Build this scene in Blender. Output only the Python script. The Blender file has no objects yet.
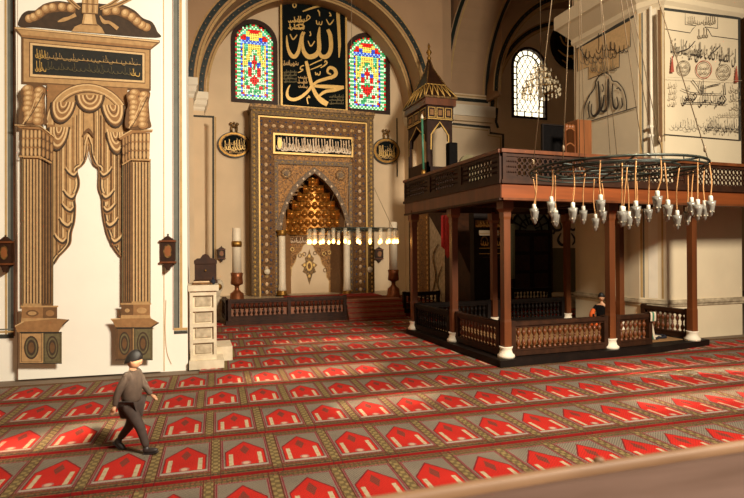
import bpy, bmesh, math, random
from mathutils import Vector, Matrix
from mathutils.geometry import tessellate_polygon
random.seed(7)
C = bpy.context.scene.collection
PI = math.pi
# ---------------------------------------------------------------- camera model
F = 540.0; H = 2.05; YAW = math.radians(18.2); ROLL = math.radians(0.4)
sY, cY = math.sin(YAW), math.cos(YAW)
def ray(px, py):
    x = (px-372)/F; y = (249-py)/F
    cr, sr = math.cos(ROLL), math.sin(ROLL)
    x, y = x*cr+y*sr, -x*sr+y*cr
    return (sY+cY*x, cY-sY*x, y)

class Plane:
    """vertical surface through two plan points; u metres along it, z up, n = outward normal"""
    def __init__(s, x0, y0, x1, y1):
        s.o = Vector((x0, y0, 0)); s.u = Vector((x1-x0, y1-y0, 0)).normalized()
        s.n = Vector((s.u.y, -s.u.x, 0))
    def px(s, x, y):
        r = Vector(ray(x, y)); c = Vector((0, 0, H))
        t = (s.o-c).dot(s.n)/r.dot(s.n)
        p = c+r*t
        return ((p-s.o).dot(s.u), p.z)
    def at(s, u, z, off=0):
        return s.o+s.u*u+s.n*off+Vector((0, 0, z))
WORLD_Y = lambda Y: Plane(0, Y, 1, Y)

# ---------------------------------------------------------------- materials
def lin(c):
    return tuple(((v/255)/12.92 if v/255 <= .04045 else ((v/255+.055)/1.055)**2.4) for v in c)
MATS = {}
def mat(name, col, rough=.6, metal=0, var=.12, scale=6, bump=0, emit=0, alpha=1, spec=.5, stretch=None, trans=0, col2=None):
    if name in MATS: return MATS[name]
    m = bpy.data.materials.new(name); m.use_nodes = True; MATS[name] = m
    nt = m.node_tree; b = nt.nodes['Principled BSDF']; L = nt.links
    c = lin(col); c2 = lin(col2) if col2 else tuple(v*(1-var*2.2) for v in c)
    tc = nt.nodes.new('ShaderNodeTexCoord'); mp = nt.nodes.new('ShaderNodeMapping')
    L.new(tc.outputs['Object'], mp.inputs['Vector'])
    if stretch: mp.inputs['Scale'].default_value = stretch
    n = nt.nodes.new('ShaderNodeTexNoise'); n.inputs['Scale'].default_value = scale; n.inputs['Detail'].default_value = 5
    L.new(mp.outputs[0], n.inputs['Vector'])
    r = nt.nodes.new('ShaderNodeValToRGB')
    r.color_ramp.elements[0].position = .3; r.color_ramp.elements[1].position = .7
    r.color_ramp.elements[0].color = (*c2, 1); r.color_ramp.elements[1].color = (*c, 1)
    L.new(n.outputs['Fac'], r.inputs['Fac']); L.new(r.outputs['Color'], b.inputs['Base Color'])
    b.inputs['Roughness'].default_value = rough; b.inputs['Metallic'].default_value = metal
    b.inputs['Specular IOR Level'].default_value = spec
    if bump:
        bp = nt.nodes.new('ShaderNodeBump'); bp.inputs['Strength'].default_value = bump; bp.inputs['Distance'].default_value = .02
        L.new(n.outputs['Fac'], bp.inputs['Height']); L.new(bp.outputs[0], b.inputs['Normal'])
    if emit:
        L.new(r.outputs['Color'], b.inputs['Emission Color']); b.inputs['Emission Strength'].default_value = emit
    if trans: b.inputs['Transmission Weight'].default_value = trans
    if alpha < 1: b.inputs['Alpha'].default_value = alpha
    return m

mat('cream', (248, 240, 222), .8, var=.03, scale=1.5, bump=.05)
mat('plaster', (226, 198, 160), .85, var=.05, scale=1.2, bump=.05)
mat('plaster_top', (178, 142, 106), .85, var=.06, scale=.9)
mat('pier_tan', (232, 212, 176), .8, var=.04, scale=1.5, bump=.04)
mat('white_trim', (240, 226, 200), .7, var=.04, scale=3)
mat('board', (249, 242, 224), .75, var=.02, scale=2)
mat('t0', (222, 184, 130), .8, var=.08, scale=18)
mat('t1', (190, 148, 96), .8, var=.12, scale=14)
mat('t2', (158, 114, 68), .8, var=.12, scale=14)
mat('t3', (112, 78, 44), .8, var=.12, scale=14)
mat('t4', (70, 52, 34), .8, var=.15, scale=14)
mat('t5', (36, 34, 26), .8, var=.2, scale=20)
mat('olive', (112, 100, 66), .8, var=.15, scale=20)
mat('stripe_dark', (62, 60, 52), .8, var=.1)
mat('stripe_gold', (196, 158, 100), .7, var=.1)
mat('stripe_blue', (112, 112, 100), .8, var=.1)
mat('step_wood', (150, 92, 60), .6, var=.2, scale=8)
mat('stripe_red', (150, 92, 62), .8, var=.1)
mat('ink', (60, 50, 40), .8, var=.1, scale=30)
mat('ink_grey', (142, 126, 100), .8, var=.15, scale=40)
mat('ink_faint', (186, 166, 134), .8, var=.15, scale=40)
mat('ink_red', (182, 84, 62), .8, var=.1, scale=30)
mat('wood', (116, 62, 28), .4, var=.22, scale=5, bump=.15, stretch=(1, 1, .15))
mat('wood_beam', (138, 70, 30), .4, var=.18, scale=5, bump=.1, stretch=(.15, .15, 2))
mat('wood_dark', (60, 33, 16), .55, spec=.25, var=.25, scale=6, bump=.15)
mat('wood_black', (28, 17, 11), .6, spec=.2, var=.25, scale=6)
mat('wood_orange', (150, 88, 44), .45, var=.15, scale=6, stretch=(1, 1, .2))
mat('gold', (176, 128, 56), .45, .7, var=.25, scale=25)
mat('gold_paint', (222, 178, 96), .45, .25, var=.1, scale=12)
mat('gold_old', (158, 116, 58), .5, .35, var=.45, scale=16, bump=.6)
mat('gold_carved', (176, 120, 50), .5, .3, scale=22, bump=1, col2=(70, 46, 22))
mat('gold_cell', (204, 134, 54), .3, .65, var=.3, scale=7)
mat('band_dark', (138, 94, 46), .6, .15, scale=26, bump=.7, col2=(48, 30, 16), spec=.3)
mat('band_olive', (132, 98, 46), .55, .2, scale=24, bump=.9, col2=(46, 32, 16))
mat('band_blue', (138, 106, 62), .6, scale=24, bump=.7, col2=(62, 54, 56))
mat('tile_pale', (224, 188, 144), .5, var=.15, scale=12)
mat('tile_blue', (70, 88, 124), .5, var=.2, scale=12)
mat('panel_black', (8, 12, 12), .8, var=.2, spec=.15)
mat('panel_green', (6, 15, 14), .8, var=.2, spec=.15)
mat('green_dark', (22, 34, 24), .5, var=.2)
mat('green_pole', (72, 128, 98), .4, var=.15)
mat('marble', (224, 208, 178), .4, scale=5, col2=(196, 178, 148))
mat('marble_vein', (206, 188, 156), .4, scale=9, col2=(150, 132, 106), bump=.1)
mat('candle', (232, 214, 184), .55, var=.04)
mat('copper', (150, 86, 48), .4, .6, var=.25, scale=8)
mat('metal_dark', (46, 52, 44), .45, .5, var=.2, scale=12)
mat('wire', (128, 106, 78), .5, .2, var=.1)
mat('cord', (196, 142, 84), .7, var=.1, scale=20)
mat('socket', (214, 204, 184), .5, var=.05)
mat('glass_cup', (190, 182, 168), .12, 0, var=.25, trans=.5, scale=30)
mat('glass_thin', (240, 226, 196), .05, 0, var=.02, alpha=.12)
mat('bulb', (255, 190, 96), .3, emit=13, var=.02)
mat('crystal', (250, 220, 168), .1, emit=.6, var=.35, scale=40)
mat('crystal_clear', (225, 210, 180), .08, .3, var=.3, scale=30)
mat('rug_brown', (120, 58, 40), .95, spec=.1, var=.2, scale=10)
mat('red_cloth', (168, 26, 22), .85, var=.2, scale=12)
mat('white_cloth', (220, 200, 170), .85, var=.1, scale=8)
mat('navy', (24, 26, 40), .85, var=.2)
mat('skin', (214, 160, 120), .55, var=.04)
mat('hair', (22, 16, 12), .6, var=.2, scale=40)
mat('orange_cloth', (226, 96, 24), .8, var=.12, scale=14)
mat('black_cloth', (20, 17, 16), .95, spec=.1, var=.2, scale=14)
mat('brown_cloth', (98, 80, 66), .85, var=.15, scale=14)
mat('brown_dark_cloth', (70, 56, 48), .85, var=.15, scale=14)
mat('shoe', (52, 44, 42), .5, var=.1)
mat('rail_stone', (122, 96, 84), .6, spec=.25, scale=4, col2=(100, 76, 64), bump=.1, stretch=(.4, 2, 2))
mat('rail_edge', (168, 128, 92), .6, scale=5, col2=(130, 94, 62), bump=.1, stretch=(.4, 2, 2))
mat('floor_stone', (120, 100, 80), .7, var=.1)
mat('window_white', (255, 240, 205), .4, emit=1.7, var=.02)
for nm, c, e in (('g_red', (214, 34, 22), 1.1), ('g_dred', (150, 30, 24), .7), ('g_green', (60, 168, 96), 1.1), ('g_pale', (196, 232, 186), 1.3),
                 ('g_blue', (54, 84, 206), 1.1), ('g_lblue', (150, 188, 236), 1.2), ('g_yellow', (244, 210, 92), 1.3), ('g_teal', (96, 200, 170), 1.1)):
    mat(nm, c, .3, emit=e, var=.12, scale=9)

# ---------------------------------------------------------------- mesh builder
class B:
    def __init__(s): s.v = []; s.f = []; s.m = []; s.mats = []; s.sm = []
    def mi(s, m):
        if m not in s.mats: s.mats.append(m)
        return s.mats.index(m)
    def face(s, pts, m, smooth=False):
        i = len(s.v); s.v += [tuple(p) for p in pts]; s.f.append(tuple(range(i, i+len(pts)))); s.m.append(s.mi(m)); s.sm.append(smooth)
    def box(s, x0, x1, y0, y1, z0, z1, m, mtx=None):
        i = len(s.v); P = [(x, y, z) for z in (z0, z1) for y in (y0, y1) for x in (x0, x1)]
        if mtx: P = [tuple(mtx @ Vector(p)) for p in P]
        s.v += P; k = s.mi(m)
        for f in ((0, 2, 3, 1), (4, 5, 7, 6), (0, 1, 5, 4), (2, 6, 7, 3), (0, 4, 6, 2), (1, 3, 7, 5)):
            s.f.append(tuple(i+a for a in f)); s.m.append(k); s.sm.append(False)
        return s
    def bevbox(s, x0, x1, y0, y1, z0, z1, m, b=.02):
        # chamfered box: stacked rings
        rings = []
        for (z, i) in ((z0, b), (z0+b, 0), (z1-b, 0), (z1, b)):
            rings.append([(x0+i, y0+i, z), (x1-i, y0+i, z), (x1-i, y1-i, z), (x0+i, y1-i, z)])
        s.rings(rings, m, False, True); return s
    def rings(s, rings, m, smooth=True, caps=True, closed=True):
        k = s.mi(m); i0 = len(s.v); n = len(rings[0])
        for r in rings: s.v += [tuple(p) for p in r]
        for a in range(len(rings)-1):
            for j in range(n if closed else n-1):
                j2 = (j+1) % n
                s.f.append((i0+a*n+j, i0+a*n+j2, i0+(a+1)*n+j2, i0+(a+1)*n+j)); s.m.append(k); s.sm.append(smooth)
        if caps:
            s.f.append(tuple(i0+j for j in reversed(range(n)))); s.m.append(k); s.sm.append(False)
            s.f.append(tuple(i0+(len(rings)-1)*n+j for j in range(n))); s.m.append(k); s.sm.append(False)
    def lathe(s, prof, m, c=(0, 0, 0), seg=14, smooth=True, sq=False, caps=True):
        R = []
        for r, z in prof:
            R.append([(c[0]+r*math.cos(2*PI*(j+.5)/seg)*(1.0), c[1]+r*math.sin(2*PI*(j+.5)/seg), c[2]+z) for j in range(seg)])
        s.rings(R, m, smooth, caps); return s
    def tube(s, pts, r, m, seg=6, caps=True, closed=False):
        pts = [Vector(p) for p in pts]; R = []; up = Vector((0, 0, 1))
        n = len(pts); prev = None
        for i, p in enumerate(pts):
            if closed: t = pts[(i+1) % n]-pts[i-1]
            else: t = (pts[min(i+1, n-1)]-pts[max(i-1, 0)])
            t.normalize()
            a = t.cross(up)
            if a.length < .05: a = t.cross(Vector((0, 1, 0)))
            a.normalize()
            if prev is not None:
                a = (prev-t*prev.dot(t)).normalized()
            prev = a
            b = t.cross(a); rr = r[i] if isinstance(r, (list, tuple)) else r
            R.append([p+a*(rr*math.cos(2*PI*j/seg))+b*(rr*math.sin(2*PI*j/seg)) for j in range(seg)])
        if closed: R.append(R[0]); caps = False
        s.rings(R, m, True, caps); return s
    def ball(s, c, r, m, seg=10, rg=6, z0=-1, z1=1):
        rx, ry, rz = r if isinstance(r, (list, tuple)) else (r, r, r)
        R = []
        for i in range(rg+1):
            t = z0+(z1-z0)*i/rg; a = math.asin(max(-1, min(1, t))) if False else (-PI/2+PI*i/rg)
            R.append([(c[0]+rx*math.cos(a)*math.cos(2*PI*j/seg)+0, c[1]+ry*math.cos(a)*math.sin(2*PI*j/seg), c[2]+rz*math.sin(a)) for j in range(seg)])
        s.rings(R, m, True, False); return s
    def prism(s, loops, to3, m, depth_vec, side_mat=None):
        """extruded polygon with holes; loops of 2-D points, to3 maps (u,v)->Vector front face"""
        L3 = [[Vector((p[0], p[1], 0)) for p in l] for l in loops]
        tris = tessellate_polygon(L3); flat = [p for l in loops for p in l]
        i0 = len(s.v); fr = [to3(*p) for p in flat]; n = len(flat)
        s.v += [tuple(p) for p in fr]+[tuple(p+depth_vec) for p in fr]
        k = s.mi(m); k2 = s.mi(side_mat or m)
        for t in tris:
            s.f.append(tuple(i0+a for a in t)); s.m.append(k); s.sm.append(False)
            s.f.append(tuple(i0+n+a for a in reversed(t))); s.m.append(k); s.sm.append(False)
        o = 0
        for l in loops:
            for j in range(len(l)):
                a, b = o+j, o+(j+1) % len(l)
                s.f.append((i0+a, i0+b, i0+n+b, i0+n+a)); s.m.append(k2); s.sm.append(False)
            o += len(l)
        return s
    def build(s, name, parent=None, origin=None):
        o3 = Vector(origin) if origin is not None else (Vector(parent['_o']) if parent is not None else Vector((0, 0, 0)))
        me = bpy.data.meshes.new(name)
        me.from_pydata([tuple(Vector(p)-o3) for p in s.v], [], s.f)
        for m in s.mats: me.materials.append(MATS[m] if isinstance(m, str) else m)
        me.polygons.foreach_set('material_index', s.m); me.polygons.foreach_set('use_smooth', s.sm)
        me.validate(); me.update()
        bm = bmesh.new(); bm.from_mesh(me); bmesh.ops.recalc_face_normals(bm, faces=bm.faces) if len(bm.faces) < 60000 else None
        bm.to_mesh(me); bm.free()
        o = bpy.data.objects.new(name, me); C.objects.link(o)
        if parent is not None: o.parent = parent; o['_o'] = list(o3)
        else: o.location = o3; o['_o'] = list(o3)
        return o
def tag(o, label=None, cat=None, group=None, kind=None):
    if label: o['label'] = label
    if cat: o['category'] = cat
    if group: o['group'] = group
    if kind: o['kind'] = kind
    return o
def thing(name, label, cat, loc=(0, 0, 0), group=None, world=True):
    o = bpy.data.objects.new(name, None); C.objects.link(o); o.location = loc; o.empty_display_size = .1
    tag(o, label, cat, group); o['_o'] = list(loc) if world else [0, 0, 0]
    return o
def kids(o): return [c for c in list(bpy.data.objects) if c.parent == o]
def copy_tree(o, parent=None):
    c = o.copy(); C.objects.link(c); c.parent = parent
    for ch in kids(o): copy_tree(ch, c)
    return c
def struct(o): o['kind'] = 'structure'; return o

def cat_rom(pts, k=6, closed=False):
    P = [Vector(p) for p in pts]; out = []; n = len(P)
    rng = n if closed else n-1
    for i in range(rng):
        if closed: a, b, c, d = P[i-1], P[i], P[(i+1) % n], P[(i+2) % n]
        else: a, b, c, d = P[max(i-1, 0)], P[i], P[i+1], P[min(i+2, n-1)]
        for j in range(k):
            t = j/k
            out.append(.5*((2*b)+(c-a)*t+(2*a-5*b+4*c-d)*t*t+(3*b-a-3*c+d)*t**3))
    if not closed: out.append(P[-1])
    return out

class Draw:
    """paint work on a vertical plane: flat leaves of paint, each a fraction of a millimetre above the last"""
    def __init__(s, plane, b=None, base=.002, px=True, xf=None, step=.0004):
        s.p = plane; s.b = b or B(); s.l = base; s.usepx = px; s.xf = xf; s.step = step
    def q(s, x, y):
        if s.xf: x, y = s.xf(x, y)
        return s.p.px(x, y) if s.usepx else (x, y)
    def P(s, x, y): u, z = s.q(x, y); return s.p.at(u, z, s.l)
    def up(s): s.l += s.step
    def poly(s, pts, m):
        s.up(); L = [Vector((*s.q(*p), 0)) for p in pts]
        for t in tessellate_polygon([L]):
            s.b.face([s.p.at(L[a].x, L[a].y, s.l) for a in t], m)
    def smooth(s, pts, m, k=5): s.poly([(p.x, p.y) for p in cat_rom([(a, b, 0) for a, b in pts], k, True)], m)
    def rect(s, x0, y0, x1, y1, m): s.poly([(x0, y0), (x1, y0), (x1, y1), (x0, y1)], m)
    def ell(s, cx, cy, rx, ry, m, n=22, a0=0, a1=2*PI):
        s.poly([(cx+rx*math.cos(a0+(a1-a0)*i/n), cy+ry*math.sin(a0+(a1-a0)*i/n)) for i in range(n+(0 if abs(a1-a0-2*PI) < .01 else 1))], m)
    def rib(s, pts, w, m, k=5, sm=True, closed=False):
        s.up()
        P = cat_rom([(a, b, 0) for a, b in pts], k, closed) if (sm and len(pts) > 2) else [Vector((a, b, 0)) for a, b in pts]
        n = len(P)
        def wid(i):
            if not isinstance(w, (list, tuple)): return w
            t = i/(n-1)*(len(w)-1); a = int(min(t, len(w)-2)); return w[a]+(w[a+1]-w[a])*(t-a)
        Ls, Rs = [], []
        for i in range(n):
            if closed: t = P[(i+1) % n]-P[i-1]
            else: t = P[min(i+1, n-1)]-P[max(i-1, 0)]
            if t.length < 1e-9: t = Vector((1, 0, 0))
            t.normalize(); nn = Vector((-t.y, t.x, 0))*wid(i)/2
            Ls.append(s.P(P[i].x+nn.x, P[i].y+nn.y)); Rs.append(s.P(P[i].x-nn.x, P[i].y-nn.y))
        for i in range(n if closed else n-1):
            j = (i+1) % n; s.b.face([Ls[i], Ls[j], Rs[j], Rs[i]], m)
    def ring(s, cx, cy, rx, ry, w, m, n=28):
        s.rib([(cx+rx*math.cos(2*PI*i/n), cy+ry*math.sin(2*PI*i/n)) for i in range(n)], w, m, sm=False, closed=True)

# ---------------------------------------------------------------- arabic lettering (joined letter forms, written out left to right)
AR = {'ا': (0xFE8D, 0xFE8E, 0, 0), 'ب': (0xFE8F, 0xFE90, 0xFE91, 0xFE92), 'ت': (0xFE95, 0xFE96, 0xFE97, 0xFE98), 'ة': (0xFE93, 0xFE94, 0, 0),
      'ح': (0xFEA1, 0xFEA2, 0xFEA3, 0xFEA4), 'د': (0xFEA9, 0xFEAA, 0, 0), 'ر': (0xFEAD, 0xFEAE, 0, 0), 'س': (0xFEB1, 0xFEB2, 0xFEB3, 0xFEB4),
      'ش': (0xFEB5, 0xFEB6, 0xFEB7, 0xFEB8), 'ص': (0xFEB9, 0xFEBA, 0xFEBB, 0xFEBC), 'ض': (0xFEBD, 0xFEBE, 0xFEBF, 0xFEC0), 'ع': (0xFEC9, 0xFECA, 0xFECB, 0xFECC),
      'ق': (0xFED5, 0xFED6, 0xFED7, 0xFED8), 'ك': (0xFED9, 0xFEDA, 0xFEDB, 0xFEDC), 'ل': (0xFEDD, 0xFEDE, 0xFEDF, 0xFEE0), 'م': (0xFEE1, 0xFEE2, 0xFEE3, 0xFEE4),
      'ن': (0xFEE5, 0xFEE6, 0xFEE7, 0xFEE8), 'ه': (0xFEE9, 0xFEEA, 0xFEEB, 0xFEEC), 'و': (0xFEED, 0xFEEE, 0, 0), 'ى': (0xFEEF, 0xFEF0, 0, 0), 'ي': (0xFEF1, 0xFEF2, 0xFEF3, 0xFEF4)}
def shape(txt):
    out = []
    for i, ch in enumerate(txt):
        if ch not in AR: out.append(ch); continue
        f = AR[ch]; pv = txt[i-1] if i else ' '; nx = txt[i+1] if i+1 < len(txt) else ' '
        jp = pv in AR and AR[pv][2]; jn = f[2] and nx in AR
        out.append(chr(f[3] if jp and jn else f[1] if jp else f[2] if jn else f[0]))
    return ''.join(reversed(out))
def text_into(d, txt, x0, x1, z0, z1, m, shear=0.0, off=None):
    """lettering fitted in the box [x0,x1]x[z0,z1] (plane metres), joined to Draw d's mesh"""
    cu = bpy.data.curves.new('lettering', 'FONT'); cu.body = shape(txt); cu.size = 1; cu.resolution_u = 3
    o = bpy.data.objects.new('lettering', cu); C.objects.link(o)
    bpy.context.view_layer.update(); dg = bpy.context.evaluated_depsgraph_get()
    me = bpy.data.meshes.new_from_object(o.evaluated_get(dg))
    V = [v.co.copy() for v in me.vertices]; Fc = [tuple(p.vertices) for p in me.polygons]
    bpy.data.objects.remove(o); bpy.data.curves.remove(cu); bpy.data.meshes.remove(me)
    if not V: return
    ax, bx = min(v.x for v in V), max(v.x for v in V); ay, by = min(v.y for v in V), max(v.y for v in V)
    d.up(); i0 = len(d.b.v); k = d.b.mi(m)
    for v in V:
        a = (v.x-ax)/(bx-ax); b = (v.y-ay)/(by-ay)
        d.b.v.append(tuple(d.p.at(x0+(x1-x0)*a, z0+(z1-z0)*b+shear*a, d.l)))
    for f in Fc: d.b.f.append(tuple(i0+a for a in f)); d.b.m.append(k); d.b.sm.append(False)
def scribble(d, x0, x1, y0, y1, m, w, n, seed=1, tall=.5, rows=1):
    """dense calligraphic strokes (for writing too small to read): uprights, bowls and dots between two lines, y0 = upper edge"""
    r = random.Random(seed); H_ = (y1-y0)/rows
    for rw in range(rows):
        a, b = y0+rw*H_, y0+(rw+1)*H_
        for i in range(n):
            x = x0+(x1-x0)*(i+.5)/n+r.uniform(-.2, .2)*(x1-x0)/n; s = (x1-x0)/n; base = b-(b-a)*r.uniform(.15, .35)
            if r.random() < tall: d.rib([(x, a+(b-a)*r.uniform(.02, .2)), (x+s*.1, (a+base)/2), (x, base)], [w, w*.8, w*.6], m, k=2)
            d.rib([(x+s*.5, base-(b-a)*r.uniform(.1, .3)), (x+s*.35, base+(b-a)*.12), (x-s*.3, base+(b-a)*.1), (x-s*.55, base-(b-a)*r.uniform(0, .2))], [w*.5, w*1.1, w*1.1, w*.4], m, k=3)
            if r.random() < .5: 
                y = a+(b-a)*r.uniform(.2, .95); d.poly([(x+s*.3, y), (x+s*.3+w*.7, y+(b-a)/abs(b-a)*w*.6), (x+s*.3, y+(b-a)/abs(b-a)*w*1.3), (x+s*.3-w*.7, y+(b-a)/abs(b-a)*w*.6)], m)
# ---------------------------------------------------------------- prayer carpet material (woven niche pattern, node built)
PITCH, ROW = .565, 1.1
class X:
    nt = None
    def __init__(s, v): s.v = v
    @staticmethod
    def op(o, a, b=None, c=None):
        n = X.nt.nodes.new('ShaderNodeMath'); n.operation = o
        for i, q in enumerate((a, b, c)):
            if q is None: continue
            if isinstance(q, X): X.nt.links.new(q.v, n.inputs[i])
            else: n.inputs[i].default_value = q
        return X(n.outputs[0])
    def __add__(a, b): return X.op('ADD', a, b)
    def __sub__(a, b): return X.op('SUBTRACT', a, b)
    def __rsub__(a, b): return X.op('SUBTRACT', b, a)
    def __mul__(a, b): return X.op('MULTIPLY', a, b)
    def __truediv__(a, b): return X.op('DIVIDE', a, b)
    def __lt__(a, b): return X.op('LESS_THAN', a, b)
    def __gt__(a, b): return X.op('GREATER_THAN', a, b)
    def __and__(a, b): return X.op('MULTIPLY', a, b)
    def __or__(a, b): return X.op('MAXIMUM', a, b)
    def abs(a): return X.op('ABSOLUTE', a)
    def fract(a): return X.op('FRACT', a)
    def sin(a): return X.op('SINE', a)
def make_carpet():
    m = bpy.data.materials.new('prayer_carpet'); m.use_nodes = True; MATS['prayer_carpet'] = m
    nt = X.nt = m.node_tree; b = nt.nodes['Principled BSDF']; L = nt.links
    tc = nt.nodes.new('ShaderNodeTexCoord'); sp = nt.nodes.new('ShaderNodeSeparateXYZ'); L.new(tc.outputs['Object'], sp.inputs[0])
    nz = nt.nodes.new('ShaderNodeTexNoise'); nz.inputs['Scale'].default_value = 60; nz.inputs['Detail'].default_value = 3; L.new(tc.outputs['Object'], nz.inputs['Vector'])
    N = X(nz.outputs['Fac']); n2 = nt.nodes.new('ShaderNodeTexNoise'); n2.inputs['Scale'].default_value = 1.6; L.new(tc.outputs['Object'], n2.inputs['Vector'])
    N2 = X(n2.outputs['Fac'])
    wob = (N-.5)*.02
    x, y = X(sp.outputs[0])+wob*.5, X(sp.outputs[1])+wob*.5
    u = ((x/PITCH)+.5).fract()-.5; v = y/ROW                 # u -.5..+.5 about the niche centre, v 0..1 away from the camera
    au = u.abs()
    weave = ((x*190).sin()*(y*190).sin()); flor = ((x*70).sin()*(y*64).sin())
    cur = None
    def rgb(c):
        n = nt.nodes.new('ShaderNodeRGB'); n.outputs[0].default_value = (*lin(c), 1); return n.outputs[0]
    def mix(fac, c):
        nonlocal cur
        n = nt.nodes.new('ShaderNodeMix'); n.data_type = 'RGBA'
        L.new(fac.v, n.inputs[0]); L.new(cur, n.inputs[6]); L.new(rgb(c), n.inputs[7]); cur = n.outputs[2]
    cur = rgb((96, 78, 50))
    mix(flor > .15, (122, 98, 62)); mix((N > .56), (78, 60, 42)); mix((flor < -.72), (160, 132, 86)); mix((flor < -.86), (140, 50, 38))
    mix((v < .02) | (v > .99), (150, 30, 28)); mix((v > .045) & (v < .06), (64, 40, 30)); mix((v > .1) & (v < .115), (122, 40, 34)); mix((v > .93) & (v < .94), (122, 40, 34))
    fr = (au < .405) & (v > .135) & (v < .86)
    mix(fr, (166, 110, 106)); dots = (((u*26).fract()-.5).abs() > .3) | (((v*44).fract()-.5).abs() > .3)
    mix(fr & dots, (122, 40, 44))
    inn = (au < .37) & (v > .155) & (v < .84)
    mix(inn, (146, 132, 112)); mix(inn & (weave > .1), (104, 92, 80))
    roof = (v+au*.75) < .765
    red = (au < .325) & (v > .2) & roof & (v < .77)
    out = (au < .345) & (v > .185) & ((v+au*.75) < .79)
    mix(out, (128, 34, 34)); mix(red, (204, 44, 32)); mix(red & (weave > .5), (160, 34, 28))
    bar = ((au-.245).abs() < .036) & (v > .2) & (v < .47); mix(bar, (200, 178, 142)); mix(bar & (flor > .5), (180, 160, 120))
    mot = ((au*1.4)+((v-.56).abs()) < .12); mix(mot, (146, 60, 46)); mix(mot & (weave > .2), (96, 56, 44))
    ros = ((u*u*.32+(v-.235)*(v-.235)*1.2) < .0022); mix(ros, (176, 110, 100)); mix(((u*u*.32+(v-.235)*(v-.235)*1.2) < .0009), (206, 170, 140))
    foot = (au < .36) & (v > .155) & (v < .19); mix(foot, (172, 158, 140)); 
    col = (au > .425) & (v > .1) & (v < .9); mix(col, (112, 92, 58)); mix(col & (flor > .1), (152, 128, 82)); mix((au > .413) & (au < .43), (96, 40, 34))
    hsv = nt.nodes.new('ShaderNodeHueSaturation'); L.new(((N2*.55)+.68+N*.16-.08 if False else (N2*.55+.46)).v, hsv.inputs['Value']); L.new(cur, hsv.inputs['Color'])
    L.new(hsv.outputs[0], b.inputs['Base Color']); b.inputs['Roughness'].default_value = .95; b.inputs['Specular IOR Level'].default_value = .15
    bp = nt.nodes.new('ShaderNodeBump'); bp.inputs['Strength'].default_value = .5; bp.inputs['Distance'].default_value = .01; L.new(nz.outputs['Fac'], bp.inputs['Height']); L.new(bp.outputs[0], b.inputs['Normal'])
make_carpet()

# ---------------------------------------------------------------- floor and carpet strips
b = B(); b.box(-9, 26, -2, 21, -.12, -.02, 'floor_stone'); struct(b.build('floor'))
ordn = ['first', 'second', 'third', 'fourth', 'fifth', 'sixth', 'seventh', 'eighth', 'ninth', 'tenth', 'eleventh', 'twelfth', 'thirteenth']
TILT = math.radians(-2.2)
jit = [0, -.16, .02, .10, .10, .16, .05, .2, .1, .26, .0, .15, .3, .1]
nrow = 13
for k in range(-1, 11):
    y0 = 3.93+ROW*k-.0
    yc = y0+.05
    if yc < 8.6: xa, xb = -7, 14
    elif yc < 12.3: xa, xb = (.06 if yc > 8.9 else -7), (14 if yc < 8.9 else 9.0)
    else: xa, xb = -4, 13
    if yc > 9 and yc < 12.4: xb = 4.88
    b = B(); nx = 60; 
    for i in range(nx):
        a0, a1 = xa+(xb-xa)*i/nx, xa+(xb-xa)*(i+1)/nx
        z = lambda x: .001*k*0+.004*math.sin(x*1.3+k*2)
        X0 = 1.2
        # strip of pile, near edge slightly raised where it laps the next strip
        prof = [(0, -.012), (0, .012), (.04, .006), (.5, .004), (1.06, .002), (1.105, -.012)]
        for p, q in zip(prof, prof[1:]):
            b.face([(a0-X0, p[0], p[1]+z(a0)*.5), (a1-X0, p[0], p[1]+z(a1)*.5), (a1-X0, q[0], q[1]+z(a1)*.5), (a0-X0, q[0], q[1]+z(a0)*.5)], 'prayer_carpet', True)
    o = b.build('carpet_strip')
    o.location = (1.2, y0, -.002); o.rotation_euler = (0, 0, TILT)
    # slide pattern: shift the mesh so the woven niches land where the strip was cut
    sh = (1.2-(1.54+PITCH*.5+PITCH/2)) % PITCH
    off = {-1: .34, 0: .35, 1: .45, 2: .42, 3: .33, 4: .5, 5: .2, 6: .4, 7: .1, 8: .5, 9: .3, 10: .0}[k]
    dx = (off-1.2) % PITCH
    for v in o.data.vertices: v.co.x -= dx
    o.location.x += dx*math.cos(TILT); o.location.y += dx*math.sin(TILT)
    n = 10-k
    tag(o, 'red prayer carpet strip with woven niches, ' + (ordn[n]+' row out from the low mihrab balustrade' if n < 12 else 'nearest row partly under the foreground rail' ), 'carpet', 'prayer carpet strips on the floor')
    if n == 11: o['label'] = 'red prayer carpet strip with woven niches, nearest row under the blurred foreground rail'

# ---------------------------------------------------------------- walls and arches
def arc(cx, cz, r, a0, a1, n): return [(cx+r*math.cos(a0+(a1-a0)*i/n), cz+r*math.sin(a0+(a1-a0)*i/n)) for i in range(n+1)]
QY = 20.0
def arch_hole(cx, half, z0, zs, n=24): return [(cx-half, z0)]+list(reversed(arc(cx, zs, half, 0, PI, n)))+[(cx+half, z0)]
PQ = WORLD_Y(QY)
def pxs(P, *pts): return [P.px(*p) for p in pts]
W1 = dict(cx=2.06, half=.80, z0=7.30, zs=9.62); W2 = dict(cx=6.30, half=.80, z0=7.30, zs=9.62); W3 = dict(cx=13.76, half=.86, z0=7.62, zs=9.82)
for W, a, c in ((W1, (231, 104), (278, 30)), (W2, (345, 112), (390, 40))):
    l, r = PQ.px(a[0], a[1]), PQ.px(c[0], a[1]); W['cx'] = (l[0]+r[0])/2; W['half'] = (r[0]-l[0])/2-.03
    W['z0'] = PQ.px((a[0]+c[0])/2, {231: 103.5, 345: 113}[a[0]])[1]; W['zs'] = PQ.px((a[0]+c[0])/2, {231: 20.5, 345: 34}[a[0]])[1]-W['half']
b = B()
outer = [(-9, -.1), (-9, 15), (26, 15), (26, -.1)]
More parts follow.
